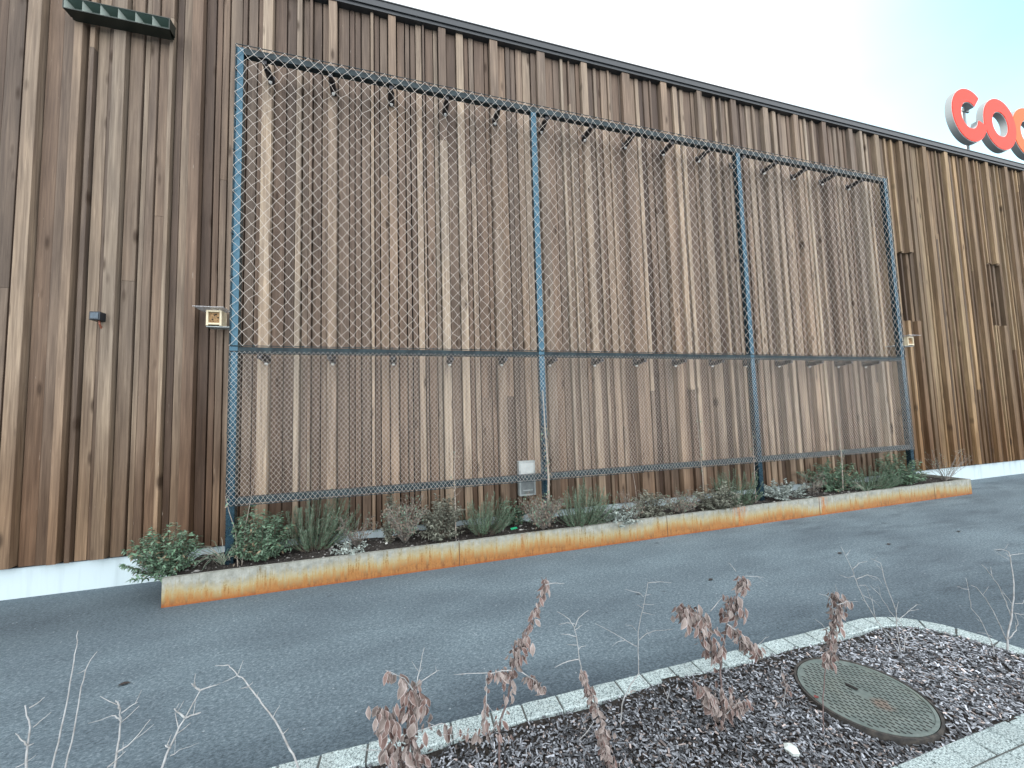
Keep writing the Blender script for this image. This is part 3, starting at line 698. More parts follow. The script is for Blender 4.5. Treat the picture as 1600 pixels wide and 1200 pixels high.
# ---------------------------------------------------------------- roof sign
SY = 2.0; ZC = 9.76
sg = empty('roof_sign', (17.5, SY, ZR+.02), 'large red shop sign letters standing above the roof edge', 'sign')
def ringpoly(r0, r1, a0, a1, n, sx=1.0): 
    o = [(r1*math.cos(a0+(a1-a0)*k/n)*sx, r1*math.sin(a0+(a1-a0)*k/n)) for k in range(n+1)]
    q = [(r0*math.cos(a0+(a1-a0)*k/n)*sx, r0*math.sin(a0+(a1-a0)*k/n)) for k in range(n+1)]
    return o, q
def letter(name, cx, cz, r0, r1, a0, a1, y, mface, closed, stem=False, sx=1.0):
    def shell(r0, r1, ya, yb, mats, m, nm, par, pad=0):
        mb = MB(); n = 48; aa0, aa1 = (a0-pad, a1+pad) if not closed else (a0, a1)
        o, q = ringpoly(r0, r1, aa0, aa1, n, sx); i = len(mb.v)
        for k in range(n+1):
            for (x, z), yy in ((o[k], ya), (q[k], ya), (q[k], yb), (o[k], yb)): mb.v.append((cx+x, yy, cz+z))
        for k in range(n):
            a = i+4*k; b_ = a+4
            for s in range(4): mb.face([a+s, b_+s, b_+(s+1) % 4, a+(s+1) % 4], 0)
        if not closed: mb.face([i, i+1, i+2, i+3]); j = i+4*n; mb.face([j+3, j+2, j+1, j])
        if stem: mb.box((cx-r1*sx, ya+.004, cz-1.55), (cx-r0*sx, yb-.004, cz))
        return mb.build(nm, mats, par, smooth=False)
    body = shell(r0-.018, r1+.018, y, y+.14, SILVER, 0, name, sg, .02)
    shell(r0-.012, r1+.012, y-.006, y-.001, RIMW, 0, 'white_edge', body, .015)
    shell(r0, r1, y-.022, y-.007, mface, 0, 'front_face', body)
letter('letter_c', 16.12, ZC, .41, .80, R(50), R(346), SY, RED, False)
letter('letter_o', 17.60, ZC, .40, .80, 0, 2*math.pi, SY+.005, RED, True)
letter('letter_o', 19.06, ZC, .40, .80, 0, 2*math.pi, SY+.010, ORANGE, True)
letter('letter_p', 20.52, ZC, .41, .78, 0, 2*math.pi, SY+.015, ORANGE, True, stem=True)
for x in (16.40, 19.6):
    mb = MB(); mb.tube([(x, SY+.22, ZR), (x, SY+.22, ZC+.45)], .045, 8); mb.tube([(x, SY+.45, ZR), (x, SY+.22, ZC-.7)], .03, 6); mb.box((x-.14, SY+.15, ZC+.30), (x+.14, SY+.20, ZC+.36)); mb.build('support_post', SILVER, sg)
mb = MB(); mb.box((15.7, SY+.158, ZC-.36), (20.9, SY+.20, ZC-.30)); mb.build('support_bar', SILVER, sg)
# ---------------------------------------------------------------- planter plants
def green(r, pale=.0):
    g = r.uniform(.6, 1.35); c = (.078*g, .158*g, .088*g)
    return tuple(c[k]*(1-pale) + (.34, .40, .35)[k]*pale for k in range(3))
def plant(kind, u0, u1, vt, vb, label, seed_, name='shrub', dense=1.0, cat='shrub'):
    r = random.Random(seed_)
    uc = (u0+u1)/2; base = gr(uc, vb, .2); y = max(-.52, min(-.08, base.y)); c = at(uc, vb, y); base = Vector((c.x, y, soilz(c.x, y)-.005))
    half = (at(u1, vb, y).x - at(u0, vb, y).x)/2*1.22; h = max(.06, at(uc, vt, y).z - base.z)*1.08; dep = min(half, .26)
    o = empty(name, base, label, cat)
    st, fo = MB(), MB()
    st.tint = (.2, .16, .12, 1)
    def clampy(p):
        p.y = max(PYF-.12, min(-.10, p.y)); return p
    if kind == 'rosemary':
        n = int(62*dense)
        for k in range(n):
            a = r.uniform(0, 6.28); q = math.sqrt(r.random()); hh = h*r.uniform(.35, 1.0)*(1-.35*q*q)
            tip = base + Vector((math.cos(a)*half*q*1.05 + half*.15, math.sin(a)*dep*q, hh)); b0 = base + Vector((math.cos(a)*half*q*.3, math.sin(a)*dep*q*.3, 0))
            m_ = (b0+tip)/2 + Vector((math.cos(a)*half*q*.22, math.sin(a)*dep*q*.2, -hh*.05))
            pts = [clampy(b0*(1-t)**2 + m_*2*t*(1-t) + tip*t*t) for t in (0, .25, .5, .75, 1)]
            st.tube(pts, [.0028, .0024, .002, .0016, .001], 3, False)
            ln_ = (tip-b0).length; steps = int(ln_/.009)
            for s in range(steps):
                t = .15+.85*s/max(1, steps); j = min(3, int(t*4)); p = pts[j].lerp(pts[j+1], t*4-j); d = (pts[j+1]-pts[j]).normalized()
                for _ in range(2):
                    aa = r.uniform(0, 6.28); sd = Vector((math.cos(aa), math.sin(aa), 0)); sd = (sd - d*sd.dot(d)).normalized()
                    fo.tint = (*green(r, .04+.34*r.random()*t + (.25 if r.random() < .12 else 0)), 1)
                    dd = (d*r.uniform(.5, 1.1)+sd*.8).normalized(); w = dd.cross(sd).normalized()*.0021; l_ = r.uniform(.018, .032)
                    fo.poly([p-w, p+w, p+dd*l_+w*.4, p+dd*l_-w*.4])
    elif kind in ('leafy', 'silver', 'greyleaf'):
        n = int(44*dense)
        for k in range(n):
            a = r.uniform(0, 6.28); q = math.sqrt(r.random()); hh = h*r.uniform(.12, 1.0)*(1-.4*q*q)
            tip = base + Vector((math.cos(a)*half*q, math.sin(a)*dep*q, hh)); b0 = base + Vector((math.cos(a)*half*q*.25, math.sin(a)*dep*q*.25, 0))
            m_ = (b0+tip)/2 + Vector((r.gauss(0, .02), r.gauss(0, .02), hh*.12))
            pts = [clampy(b0*(1-t)**2 + m_*2*t*(1-t) + tip*t*t) for t in (0, .25, .5, .75, 1)]
            st.tube(pts, [.0035, .003, .0024, .0018, .0012], 3, False)
            steps = int((tip-b0).length/.014)
            for s in range(steps):
                t = .2+.8*s/max(1, steps); j = min(3, int(t*4)); p = pts[j].lerp(pts[j+1], t*4-j); d = (pts[j+1]-pts[j]).normalized()
                for _ in range(2 if kind != 'silver' else 3):
                    aa = r.uniform(0, 6.28); sd = Vector((math.cos(aa), math.sin(aa), r.uniform(-.6, .5)))
                    if kind == 'leafy': c = green(r, .05+.25*r.random()); c = c if r.random() > .06 else (.22, .17, .11)
                    elif kind == 'silver': g = r.uniform(.22, .5); c = (g*.86, g, g*.93)
                    else: g = r.uniform(.10, .26); c = (g*.95, g, g*.80)
                    fo.tint = (*c, 1); l_ = r.uniform(.026, .046)*(1 if kind != 'silver' else .7)
                    fo.leaf(p, sd + d*.4, Vector((r.gauss(0, .4), r.gauss(0, .4), 1)), l_, l_*(.40 if kind != 'silver' else .6), .3, 0, None, r.uniform(.2, 1.0))
    elif kind == 'tuft':
        for k in range(int(70*dense)):
            a = r.uniform(0, 6.28); ln_ = r.uniform(.5, 1.0); q = half*ln_
            b0 = base + Vector((r.gauss(0, .012), r.gauss(0, .012), 0)); e = b0 + Vector((math.cos(a)*q, math.sin(a)*dep*ln_, h*r.uniform(.1, .75)))
            m_ = (b0+e)/2 + Vector((0, 0, h*.55)); pts = [clampy(b0*(1-t)**2 + m_*2*t*(1-t) + e*t*t) for t in (0, .3, .6, .85, 1)]
            g = r.uniform(.16, .42); fo.tint = (g, g*.98, g*.80, 1) if r.random() < .6 else (g*.5, g*.85, g*.6, 1)
            fo.tube(pts, [.0022, .0022, .0018, .0012, .0005], 3, False)
        st = None
    elif kind == 'dry':
        for k in range(int(16*dense)):
            a = r.uniform(0, 6.28); q = math.sqrt(r.random()); p = base.copy(); tip = base + Vector((math.cos(a)*half*q, math.sin(a)*dep*q, h*r.uniform(.5, 1)))
            pts = [p]
            for s in range(1, 5): pts.append(clampy(p.lerp(tip, s/4) + Vector((r.gauss(0, .012), r.gauss(0, .01), 0))))
            g = r.uniform(.09, .26); fo.tint = (g, g*.93, g*.84, 1); fo.tube(pts, [.0035, .003, .0024, .0018, .001], 4, False)
            for s in range(int(7*dense)+2):
                j = r.randint(1, 3); p0_ = pts[j].lerp(pts[j+1], r.random()); d = Vector((r.gauss(0, 1), r.gauss(0, .7), r.uniform(-.1, 1.2))).normalized(); l_ = r.uniform(.03, .075)
                fo.tube([p0_, p0_+d*l_*.6, clampy(p0_+d*l_+Vector((0, 0, -.006)))], [.0018, .0013, .0006], 3, False)
                if r.random() < .75:
                    fo.tint = (*((.20, .155, .12) if r.random() < .5 else green(r, .3)), 1)
                    fo.leaf(p0_+d*l_, Vector((r.gauss(0, .5), r.gauss(0, .5), -1)), Vector((0, -1, .2)), r.uniform(.014, .028), .010, .3, 0, None, .5); fo.tint = (g, g*.86, g*.72, 1)
        st = None
    if st: st.build('stems', simple_st, o)
    fo.build('foliage', FOL, o, tints=True)
    return o
simple_st = simple('shrub_stem', (.16, .13, .10), (.09, .07, .055), 50)
PL = [
 ('leafy', 205, 305, 822, 895, 'rounded green shrub with browned tips hanging over the left end of the planter', 'leafy_shrub', 2.6),
 ('tuft', 300, 400, 838, 878, 'straw pale tuft of arching blades beside the leftmost shrub', 'grass_tuft', 1.0),
 ('leafy', 362, 452, 790, 872, 'broad green shrub with curled leaves at the foot of the left trellis post', 'leafy_shrub', 2.6),
 ('rosemary', 440, 545, 768, 858, 'tallest rosemary in the planter, reaching up to the bottom rail of the left bay', 'rosemary_bush', 1.9),
 ('silver', 520, 575, 840, 868, 'small silvery sprig near the rust stain under the left bay', 'silver_plant', .35),
 ('dry', 525, 590, 805, 852, 'low thin green and grey twiggy plant right of the tallest rosemary', 'twiggy_plant', 1.3),
 ('greyleaf', 597, 622, 770, 846, 'narrow upright green sprig beside a brown twig tangle in the left bay', 'leafy_sprig', .55),
 ('dry', 600, 665, 778, 848, 'brown tangle of dried twigs in the middle of the left bay', 'dried_shrub', 2.6),
 ('greyleaf', 658, 724, 772, 838, 'grey green upright shrub around a thin bare stake, left bay', 'leafy_shrub', 2.0),
 ('rosemary', 722, 795, 772, 832, 'dark rosemary clump just left of the green plant tag', 'rosemary_bush', 1.5),
 ('leafy', 782, 820, 776, 812, 'small round green shrub under the wall vent', 'leafy_shrub', .9),
 ('dry', 820, 878, 775, 828, 'brown withered clump at the foot of the pale climbing stem', 'dried_shrub', 3.2),
 ('rosemary', 870, 948, 752, 824, 'wide rosemary clump right of the climbing stem', 'rosemary_bush', 1.8),
 ('silver', 930, 992, 786, 816, 'low silvery cushion plant right of the wide rosemary clump', 'silver_plant', 1.2),
 ('dry', 965, 1012, 768, 812, 'thin dry sprigs behind the silvery cushion plant', 'twiggy_plant', 1.0),
 ('greyleaf', 990, 1040, 765, 806, 'grey green low plant near the middle of the centre bay', 'leafy_shrub', 1.0),
 ('dry', 1035, 1095, 772, 803, 'low dark mat of withered twigs in the centre bay', 'dried_shrub', 2.4),
 ('greyleaf', 1092, 1150, 752, 796, 'grey leaved mound left of the feathery rosemary', 'leafy_shrub', 1.6),
 ('rosemary', 1122, 1176, 728, 788, 'feathery upright rosemary left of the right inner post', 'rosemary_bush', 1.4),
 ('silver', 1192, 1256, 748, 776, 'spreading silvery white plant right of the right inner post', 'silver_plant', 1.3),
 ('dry', 1244, 1292, 738, 772, 'pale bare twiggy plant in the right bay', 'twiggy_plant', 1.2),
 ('leafy', 1262, 1340, 716, 764, 'bushy green shrub in the right bay of the trellis', 'leafy_shrub', 2.0),
 ('rosemary', 1336, 1388, 724, 764, 'grey green soft bush between the two green shrubs of the right bay', 'rosemary_bush', 1.3),
 ('leafy', 1380, 1434, 706, 756, 'dark green dense shrub below the right corner of the trellis', 'leafy_shrub', 2.2),
 ('dry', 1446, 1508, 706, 750, 'sparse reddish twiggy plant at the right end of the planter', 'twiggy_plant', 1.2),
 ('tuft', 1335, 1372, 748, 772, 'small grey tuft at the front edge of the right bay', 'grass_tuft', .35),
 ('tuft', 380, 440, 838, 868, 'flat tuft of dry blades in front of the broad green shrub', 'grass_tuft', .5)]
for k, (kd, u0, u1, v0, v1, lb, nm, dn) in enumerate(PL):
    plant(kd, u0, u1, v0, v1, lb, 100+k, nm, dn, {'leafy_shrub': 'shrub', 'grass_tuft': 'grass tuft', 'rosemary_bush': 'rosemary', 'silver_plant': 'plant', 'twiggy_plant': 'plant', 'leafy_sprig': 'plant', 'dried_shrub': 'shrub'}[nm])
# thin climbing stems reaching up the net
def climber(pix, y0, y1, r0, label, leaves, seed_):
    r = random.Random(seed_); n = len(pix); pts = []
    for k, (u, v) in enumerate(pix): pts.append(at(u, v, y0+(y1-y0)*k/(n-1)))
    pts[0].z = min(pts[0].z, soilz(pts[0].x, pts[0].y)-.01)
    o = empty('climbing_plant', (pts[0].x, pts[0].y, pts[0].z), label, 'climbing plant')
    mb = MB(); mb.tube(pts, [r0*(1-.6*k/(n-1)) for k in range(n)], 6); 
    for k in range(leaves//2):
        j = r.randint(1, n-2); p = pts[j].lerp(pts[j+1], r.random()); d = Vector((r.choice((-1, 1)), -.2, r.uniform(.2, 1))).normalized(); mb.tube([p, p+d*.05, p+d*.09+Vector((0, 0, .01))], [.0015, .0012, .0008], 4)
    mb.build('stem', BARK, o)
    if leaves:
        mb = MB()
        for k in range(leaves*3):
            j = r.randint(0, max(1, n//2)); p = pts[j].lerp(pts[j+1], r.random()) + Vector((r.gauss(0, .02), r.gauss(0, .015), 0))
            mb.tint = (*((.24, .20, .15) if r.random() < .6 else green(r, .3)), 1); mb.leaf(p, Vector((r.gauss(0, .6), r.gauss(0, .4)-.3, -1)), Vector((0, -1, .2)), r.uniform(.02, .04), .014, .3)
        mb.build('leaves', FOL, o, tints=True)
climber([(858, 820), (857, 790), (857, 745), (854, 700), (851, 660), (848, 610)], -.42, -.375, .015, 'thickest pale bare stem climbing in front of the first inner post', 26, 1)
climber([(712, 828), (711, 780), (710, 735), (712, 690), (710, 655)], -.40, -.37, .006, 'thin bare stake rising through the net in the left bay', 4, 2)
climber([(1100, 790), (1098, 745), (1094, 700), (1088, 640), (1086, 600)], -.40, -.37, .005, 'thin brown stem climbing the net in the centre bay', 6, 3)
climber([(1180, 772), (1179, 740), (1177, 705), (1176, 680)], -.42, -.38, .006, 'short orange brown stem just left of the right inner post', 4, 4)
climber([(1316, 752), (1315, 715), (1312, 680), (1309, 655), (1306, 640)], -.40, -.37, .008, 'brown stem with curled top climbing the net in the right bay', 10, 5)
climber([(996, 790), (993, 762), (988, 735), (985, 700)], -.40, -.37, .003, 'thin leaning stalk in front of the bottom rail of the centre bay', 0, 6)
climber([(372, 868), (368, 830), (358, 800), (352, 775)], -.42, -.38, .004, 'thin pale stalk curving up beside the left trellis post', 3, 7)
climber([(378, 860), (384, 820), (391, 785), (398, 745)], -.42, -.38, .003, 'thin dry stalk leaning right at the left corner of the net', 0, 8)
# green plant tag and pale stones
p = gr(803, 827, .205); mb = MB(); mb.obox((p.x, p.y, .215), Vector((.035, 0, .004)), Vector((0, .018, .004)), Vector((0, 0, .002))); mb.tube([(p.x, p.y, .21), (p.x-.02, p.y+.02, .195)], .003, 5)
tag(mb.build('plant_tag', GREEN, loc=p, bevel=.001), 'bright green plastic plant tag lying on the planter soil', 'plant tag')
for (u, v, s, lb) in ((519, 854, .020, 'white stone lying left of the rust stain in the planter'), (548, 862, .016, 'pale flat stone near the planter edge under the left bay'), (604, 850, .017, 'small pale stone in front of the brown twig tangle'), (1018, 790, .014, 'pale pebble at the front of the centre bay soil')):
    p = gr(u, v, .205); p.y = max(p.y, PYF+.03); mb = MB(); pebble(mb, (p.x, p.y, soilz(p.x, p.y)+.008), s, (.62, .62, .58))
    tag(mb.build('stone', STONE, loc=p, tints=True), lb, 'stone')
p = gr(1237, 1178, .02); mb = MB(); pebble(mb, (p.x, p.y, bedz(p.x, p.y)+.018), .030, (.60, .66, .64)); tag(mb.build('stone', STONE, loc=p, tints=True), 'white stone on the mulch to the lower left of the manhole', 'stone')
# ---------------------------------------------------------------- foreground dead plants
def jitterpath(pts, r, amp=.004, sub=3):
    out = [pts[0]]
    for a, b_ in zip(pts, pts[1:]):
        for s in range(1, sub+1):
            q = a.lerp(b_, s/sub); out.append(q + (Vector((r.gauss(0, amp), r.gauss(0, amp*1.5), r.gauss(0, amp*.5))) if s < sub else Vector((0, 0, 0))))
    return out
def fore(name, cat, label, ybase, stems, leaf_runs=(), seed_=0, mat_st=None, r0=.0042, base_px=None, autotwig=0, lm=None, group=None, lsize=(.030, .052)):
    """stems: list of (pixels from bottom to top, radius factor, y drift); leaf_runs: (stem index, t0, t1, count, side spread)"""
    r = random.Random(seed_); paths = []
    for px_, rf, dyy in stems:
        n = len(px_); pts = [at(u, v, ybase + dyy*k/max(1, n-1)) for k, (u, v) in enumerate(px_)]; paths.append((pts, rf))
    b0 = paths[0][0][0].copy(); bz = bedz(b0.x, ybase)-.01
    o = empty(name, (b0.x, ybase, bz), label, cat, group)
    st = MB(); r0 = r0*.82
    full = []
    for k, (pts, rf) in enumerate(paths):
        if pts[0].z > bz + .02 and (k == 0 or rf < 0): pts = [Vector((pts[0].x+r.uniform(-.02, .02), ybase, bz))] + pts
        rf = abs(rf)
        pp = jitterpath(pts, r, .0009); n = len(pp); full.append(pp)
        st.cur = 1 if (k and rf < .65) else 0; st.tube(pp, [r0*rf*(1-.62*q/(n-1)) for q in range(n)], 6)
        for q in range(autotwig):
            j = r.randint(n//3, n-2); d = (pp[j+1]-pp[j]).normalized(); s_ = Vector((r.choice((-1, 1))*r.uniform(.5, 1), r.uniform(-.5, .5), 0)); dd = (d*.8+s_).normalized(); l_ = r.uniform(.015, .06)
            st.tube([pp[j], pp[j]+dd*l_*.5, pp[j]+dd*l_+Vector((0, 0, .004))], [r0*rf*.45, r0*rf*.35, r0*rf*.2], 5)
    so = st.build('stems', [mat_st or TWIG, TWIG], o, smooth=True)
    if leaf_runs:
        lf = MB()
        for si, t0, t1, cnt, spread in leaf_runs:
            pp = full[si]; n = len(pp)
            for q in range(int(cnt*2.3)):
                t = t0+(t1-t0)*r.random(); f = t*(n-1); j = min(n-2, int(f)); p = pp[j].lerp(pp[j+1], f-j)
                p = p + Vector((r.gauss(0, spread*.62), r.gauss(0, spread*.62), r.gauss(0, spread*.35)))
                ln_ = r.uniform(*lsize)*1.22; d = Vector((r.gauss(0, .35), r.gauss(0, .35), -1)); nrm = Vector((r.gauss(0, .6), -1, r.gauss(0, .4)))
                m_ = 0 if r.random() < .45 else 1; ln_ *= r.choice((.7, .9, 1, 1.1))
                lf.leaf(p, d, nrm, ln_, ln_*r.uniform(.34, .58), r.uniform(.2, .75), m_, 2, r.uniform(-.15, .5))
        lf.build('leaves', [LEAFB, LEAFC, FROST], o)
    return o
G1 = 'bare pale twigs at the left of the planting bed'
fore('bare_shrub', 'shrub', 'leftmost short bare twig with forked tip at the bottom left corner', -3.0, [([(41, 1200), (43, 1165), (45, 1125), (39, 1102)], 1, .02), ([(46, 1106), (58, 1099), (70, 1089)], .6, .0), ([(52, 1136), (66, 1124), (80, 1113)], .5, .0), ([(43, 1165), (34, 1157), (24, 1146)], .7, .0), ([(44, 1166), (53, 1161)], .6, 0), ([(25, 1199), (40, 1192), (56, 1180)], .4, 0)], seed_=21, r0=.0042, group=None)
fore('bare_shrub', 'shrub', 'pair of long thin unbranched whips second from the left', -2.95, [([(81, 1200), (95, 1140), (107, 1085), (116, 1030), (120, 1010), (122, 985)], .85, .05), ([(102, 1200), (116, 1140), (125, 1085), (133, 1050), (142, 1030), (152, 1018)], -.8, .05), ([(134, 1046), (127, 1050), (120, 1053)], .4, 0)], seed_=22, r0=.0036)
fore('bare_shrub', 'shrub', 'bare forked twig right of the two long whips', -3.0, [([(179, 1200), (184, 1165), (188, 1130), (188, 1108)], 1, .02), ([(188, 1108), (184, 1099), (181, 1094)], .8, 0), ([(188, 1126), (180, 1118), (170, 1120)], .6, 0), ([(190, 1114), (203, 1104), (215, 1097)], .55, 0), ([(184, 1175), (200, 1165), (217, 1147), (235, 1124)], .7, 0), ([(168, 1199), (182, 1187), (196, 1174)], .6, 0)], seed_=23, r0=.0046, autotwig=1)
fore('bare_shrub', 'shrub', 'bare twig leaning right with two forks, fourth from the left', -3.0, [([(253, 1200), (265, 1168), (279, 1138), (289, 1122), (302, 1098), (313, 1079)], 1, .03), ([(313, 1079), (305, 1073), (299, 1068)], .8, 0), ([(313, 1079), (320, 1076), (331, 1072)], .7, 0), ([(289, 1122), (280, 1114), (272, 1107)], .8, 0), ([(289, 1122), (302, 1117), (314, 1113)], .7, 0), ([(266, 1170), (258, 1164)], .8, 0), ([(266, 1181), (276, 1175), (284, 1170)], .4, 0)], seed_=24, r0=.0048, autotwig=2)
fore('bare_shrub', 'shrub', 'long bare twig leaning far left over the asphalt', -2.85, [([(466, 1200), (458, 1178), (445, 1155), (432, 1130), (425, 1120), (408, 1098), (395, 1080), (380, 1060), (371, 1055), (362, 1044), (356, 1039)], 1.1, .10), ([(356, 1039), (346, 1040), (336, 1040)], .5, 0), ([(371, 1055), (376, 1043), (380, 1032)], .5, .0), ([(371, 1055), (360, 1061), (347, 1067)], .4, 0), ([(388, 1073), (376, 1076)], .5, 0), ([(389, 1073), (395, 1065)], .45, 0), ([(401, 1090), (404, 1081)], .5, 0), ([(426, 1122), (432, 1110), (437, 1102)], .5, 0), ([(441, 1148), (451, 1138)], .5, 0)], seed_=25, r0=.0042)
fore('withered_shrub', 'shrub', 'withered shrub with large drooping brown leaves at the bottom left end of the kerb', -2.92, [([(636, 1200), (640, 1160), (642, 1120), (645, 1090), (650, 1068)], 1.3, .02), ([(650, 1070), (655, 1050), (659, 1030), (663, 1012)], .6, 0), ([(645, 1078), (632, 1060), (618, 1054), (602, 1047)], .6, 0), ([(650, 1072), (662, 1062), (674, 1054), (686, 1047)], .5, 0), ([(630, 1195), (615, 1150), (604, 1120), (598, 1112), (585, 1105)], .7, 0), ([(638, 1150), (660, 1140), (690, 1130), (706, 1136)], .5, 0), ([(625, 1180), (600, 1172), (565, 1170)], .4, 0)],
     [(0, .05, .98, 64, .035), (2, .2, .9, 6, .012), (4, .05, .95, 22, .025), (0, .0, .5, 30, .075), (5, .3, 1, 4, .02), (6, .1, .5, 8, .02)], 26, TWIGD, .0048, autotwig=2)
fore('withered_shrub', 'shrub', 'tall arching withered shrub with a red stem and sparse leaves along its tip', -2.93, [([(781, 1200), (779, 1150), (782, 1125), (793, 1095), (797, 1072), (800, 1045), (808, 1020), (818, 995), (832, 965), (845, 935), (852, 915), (853, 902)], 1.3, .08), ([(800, 1048), (785, 1048), (768, 1052), (745, 1052), (722, 1053)], .6, 0), ([(760, 1055), (760, 1090), (758, 1120), (765, 1150), (774, 1172)], .6, .0), ([(852, 914), (866, 911), (882, 912)], .5, 0), ([(815, 1050), (835, 1062), (848, 1076)], .5, 0), ([(782, 1125), (770, 1140), (740, 1145), (690, 1148)], .4, 0), ([(840, 1085), (838, 1072)], .4, 0)],
     [(0, .52, .68, 40, .026), (0, .7, .98, 24, .010), (1, .0, .55, 20, .014), (2, .1, .9, 9, .012), (4, .2, 1, 14, .015), (0, .18, .45, 12, .03), (5, .2, .9, 6, .02)], 27, TWIGD, .0048, autotwig=2, lsize=(.022, .040))
fore('withered_shrub', 'shrub', 'slim withered shrub with a bare fishbone tip and narrow hanging leaves', -3.0, [([(952, 1200), (946, 1160), (938, 1120), (925, 1085), (912, 1060), (905, 1030), (904, 1015), (901, 995), (897, 980)], .95, .05), ([(897, 980), (890, 968), (882, 962), (871, 956)], .55, 0), ([(898, 980), (904, 966), (912, 959), (920, 953)], .55, 0), ([(900, 995), (888, 991), (877, 991)], .45, 0), ([(901, 1008), (887, 1007)], .45, 0), ([(903, 1015), (909, 1010), (916, 1009)], .4, 0), ([(905, 1030), (888, 1033), (876, 1038), (867, 1043)], .6, 0), ([(898, 985), (905, 980), (909, 977)], .4, 0), ([(899, 975), (885, 973), (873, 976)], .4, 0)],
     [(0, .03, .62, 95, .013), (0, .0, .3, 40, .03)], 28, TWIG, .0040, lsize=(.018, .036))
fore('bare_shrub', 'shrub', 'slender bare twig with wide side branches behind the kerb', -2.82, [([(969, 1140), (972, 1100), (985, 1070), (998, 1052), (997, 1020), (997, 990), (1001, 965), (1006, 945), (1012, 912)], .9, .05), ([(995, 1010), (980, 1002), (965, 993), (945, 982), (930, 974)], .55, 0), ([(977, 1000), (965, 1003), (957, 1009)], .4, 0), ([(999, 1000), (1010, 990), (1025, 985), (1052, 983)], .55, 0), ([(1006, 933), (998, 926), (985, 923), (977, 921)], .45, 0), ([(1004, 950), (995, 945)], .45, 0), ([(1004, 944), (1022, 945)], .4, 0), ([(1012, 911), (1030, 909), (1050, 911)], .45, 0), ([(1004, 957), (1023, 961)], .4, 0), ([(994, 985), (988, 978), (976, 976)], .4, 0), ([(998, 1052), (1010, 1068), (1025, 1085)], .5, 0), ([(1010, 985), (1016, 995)], .3, 0), ([(1007, 930), (1018, 929)], .35, 0)], seed_=29, r0=.0036)
fore('withered_shrub', 'shrub', 'tallest and fullest withered shrub, densely hung with grey brown leaves', -3.0, [([(1130, 1195), (1131, 1150), (1128, 1100), (1125, 1050), (1130, 1010), (1136, 970), (1142, 945), (1155, 922), (1160, 900)], 1.5, .06), ([(1126, 1040), (1110, 1010), (1100, 980), (1090, 962), (1075, 953), (1066, 952)], .8, .0), ([(1136, 975), (1150, 985), (1165, 1000), (1178, 1012), (1186, 1018)], .6, 0), ([(1150, 893), (1145, 886), (1140, 880)], .4, 0), ([(1165, 900), (1180, 901), (1194, 902)], .35, 0), ([(1110, 955), (1120, 943), (1128, 934)], .5, 0), ([(1128, 1110), (1105, 1085), (1090, 1070)], .6, 0), ([(1130, 1120), (1150, 1100), (1165, 1095)], .5, 0), ([(1180, 1014), (1190, 1003), (1198, 995)], .35, 0)],
     [(0, .90, .99, 26, .018), (0, .68, .82, 34, .030), (1, .1, .98, 90, .036), (2, .05, 1, 40, .024), (6, .1, 1, 40, .022), (0, .14, .34, 26, .045), (7, .2, 1, 26, .02), (0, .0, .12, 16, .03)], 30, TWIGD, .0048, autotwig=1, lsize=(.028, .046))
fore('withered_shrub', 'shrub', 'tiny withered sprig at the left edge of the manhole', -2.98, [([(1226, 1088), (1228, 1072), (1222, 1055), (1221, 1040)], .8, .01), ([(1227, 1072), (1234, 1064)], .5, 0)], [(0, .3, .8, 8, .01)], 31, TWIG, .0030, lsize=(.018, .03))
fore('withered_shrub', 'shrub', 'upright withered shrub with reddish leaves standing over the manhole', -3.14, [([(1285, 1158), (1286, 1120), (1287, 1080), (1290, 1045), (1297, 1010), (1303, 975), (1308, 945), (1305, 925)], 1.1, .05), ([(1303, 960), (1298, 935), (1290, 930), (1279, 928)], .5, 0), ([(1308, 945), (1322, 940), (1340, 940)], .5, 0), ([(1292, 985), (1284, 975), (1273, 967)], .4, 0), ([(1308, 925), (1306, 913)], .4, 0), ([(1284, 1130), (1296, 1150), (1306, 1175)], .5, 0)],
     [(0, .50, .98, 62, .024), (0, .46, .6, 12, .02), (2, .1, .8, 5, .006)], 32, TWIGD, .0036, lsize=(.024, .038))
fore('bare_shrub', 'shrub', 'bare many stemmed pale shrub inside the rounded kerb corner', -2.86, [([(1405, 1022), (1390, 995), (1370, 970), (1352, 940), (1340, 915), (1334, 895), (1326, 878), (1314, 854)], .8, .03), ([(1408, 1024), (1402, 990), (1400, 955), (1385, 915), (1376, 880), (1360, 872)], .9, .02), ([(1412, 1022), (1414, 995), (1408, 975), (1390, 955), (1375, 930), (1360, 915)], .7, .0), ([(1334, 900), (1325, 903), (1311, 898)], .5, 0), ([(1332, 890), (1342, 880), (1355, 877)], .5, 0), ([(1338, 905), (1355, 898), (1372, 903), (1380, 915)], .5, 0), ([(1342, 915), (1352, 914), (1358, 922)], .4, 0), ([(1368, 966), (1363, 940), (1355, 920)], .5, 0), ([(1402, 970), (1420, 955), (1436, 952)], .5, 0), ([(1400, 958), (1404, 940)], .5, 0), ([(1348, 930), (1365, 938), (1376, 950)], .4, 0), ([(1385, 915), (1378, 890), (1366, 878)], .4, 0), ([(1414, 1000), (1425, 985), (1438, 975)], .5, 0), ([(1420, 955), (1432, 944), (1440, 946)], .35, 0), ([(1322, 868), (1328, 860)], .4, 0), ([(1376, 930), (1372, 915)], .3, 0)], seed_=33, r0=.0042, autotwig=1)
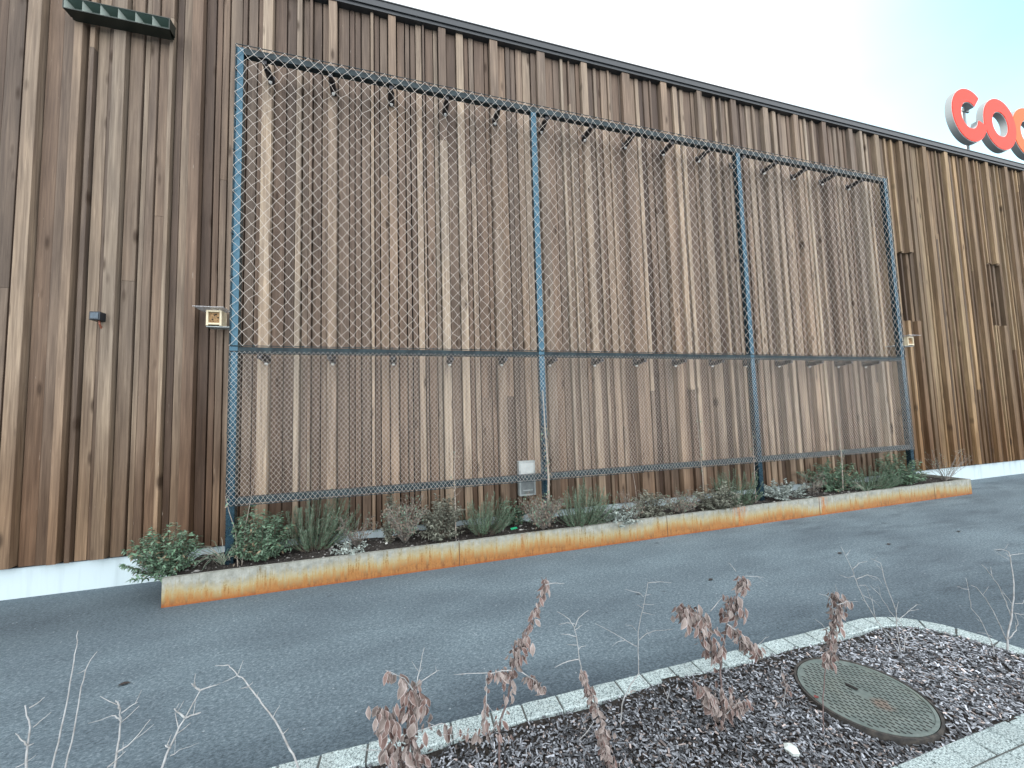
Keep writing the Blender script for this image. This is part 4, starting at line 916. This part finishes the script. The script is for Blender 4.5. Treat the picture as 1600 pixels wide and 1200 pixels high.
fore('bare_shrub', 'shrub', 'bare pale shrub with long curved stems at the far right of the bed', -3.06, [([(1572, 1045), (1574, 1020), (1574, 998), (1581, 965), (1584, 935), (1583, 900), (1579, 875), (1576, 862)], 1.5, .02), ([(1572, 1000), (1564, 980), (1552, 955), (1540, 935), (1526, 918), (1517, 914)], .8, .0), ([(1554, 1035), (1552, 1010), (1540, 985), (1530, 965), (1517, 950), (1514, 925), (1509, 903)], -.7, 0), ([(1579, 962), (1572, 940), (1562, 918), (1550, 900), (1534, 882)], .8, 0), ([(1576, 862), (1565, 858), (1553, 859)], .6, 0), ([(1577, 868), (1590, 866), (1602, 864)], .5, 0), ([(1514, 921), (1505, 920), (1496, 916)], .4, 0), ([(1582, 945), (1575, 935), (1566, 925)], .5, 0), ([(1585, 958), (1595, 960), (1606, 960)], .6, 0), ([(1576, 998), (1588, 985), (1590, 970), (1586, 958)], .8, 0), ([(1550, 995), (1540, 990), (1527, 988)], .4, 0), ([(1586, 943), (1598, 943), (1606, 930)], .5, 0), ([(1577, 875), (1565, 868), (1553, 860)], .35, 0)], seed_=34, r0=.0044, autotwig=1)
# small forked twigs lying on the mulch
for k, (u, v, lb) in enumerate(((700, 1165, 'small forked twig standing at the kerb foot between two withered shrubs'), (905, 1160, 'loose pale twig on the mulch beside the slim withered shrub'), (1040, 1105, 'loose thin twig on the mulch left of the fullest shrub'))):
    p = gr(u, v, .02); r = random.Random(60+k); mb = MB(); a = r.uniform(0, 1); d = Vector((math.cos(a), math.sin(a)*.5, .25)); q = Vector((p.x, p.y, .03))
    mb.tube([q, q+d*.05, q+d*.10+Vector((0, 0, .015))], [.002, .0017, .001], 5); mb.tube([q+d*.05, q+d*.05+Vector((-.01, .02, .04))], [.0015, .0008], 5)
    tag(mb.build('twig', TWIG, loc=q), lb, 'twig')
# dark fallen leaves on the asphalt
for k, (u, v, lb) in enumerate(((183, 1073, 'dark wet leaf on the asphalt above the forked twigs at left'), (1108, 908, 'dark leaf on the asphalt left of the fullest withered shrub'), (1310, 866, 'dark leaf on the asphalt beside the tip of the bare corner shrub'), (1388, 852, 'dark leaf on the asphalt far right beyond the kerb corner'), (1498, 832, 'dark leaf on the asphalt at the far right'))):
    p = gr(u, v, .0); r = random.Random(80+k); mb = MB(); a = r.uniform(0, .6); mb.leaf(Vector((p.x, p.y, .006)), Vector((math.cos(a), math.sin(a), .05)), Vector((0, 0, 1)), .06, .03, .3, 0, None, .1)
    tag(mb.build('fallen_leaf', simple('wet_leaf', (.02, .018, .018), (.04, .03, .028), 50), loc=p), lb, 'leaf')
p = gr(1277, 1091, .03); mb = MB(); mb.leaf(Vector((p.x-.012, p.y, .034)), Vector((.9, .3, .05)), Vector((0, 0, 1)), .026, .022, .2, 0, None, .1)
tag(mb.build('fallen_leaf', simple('red_leaf', (.20, .04, .035), (.14, .035, .03), 50), loc=p), 'small dark red leaf lying on the manhole cover', 'leaf')
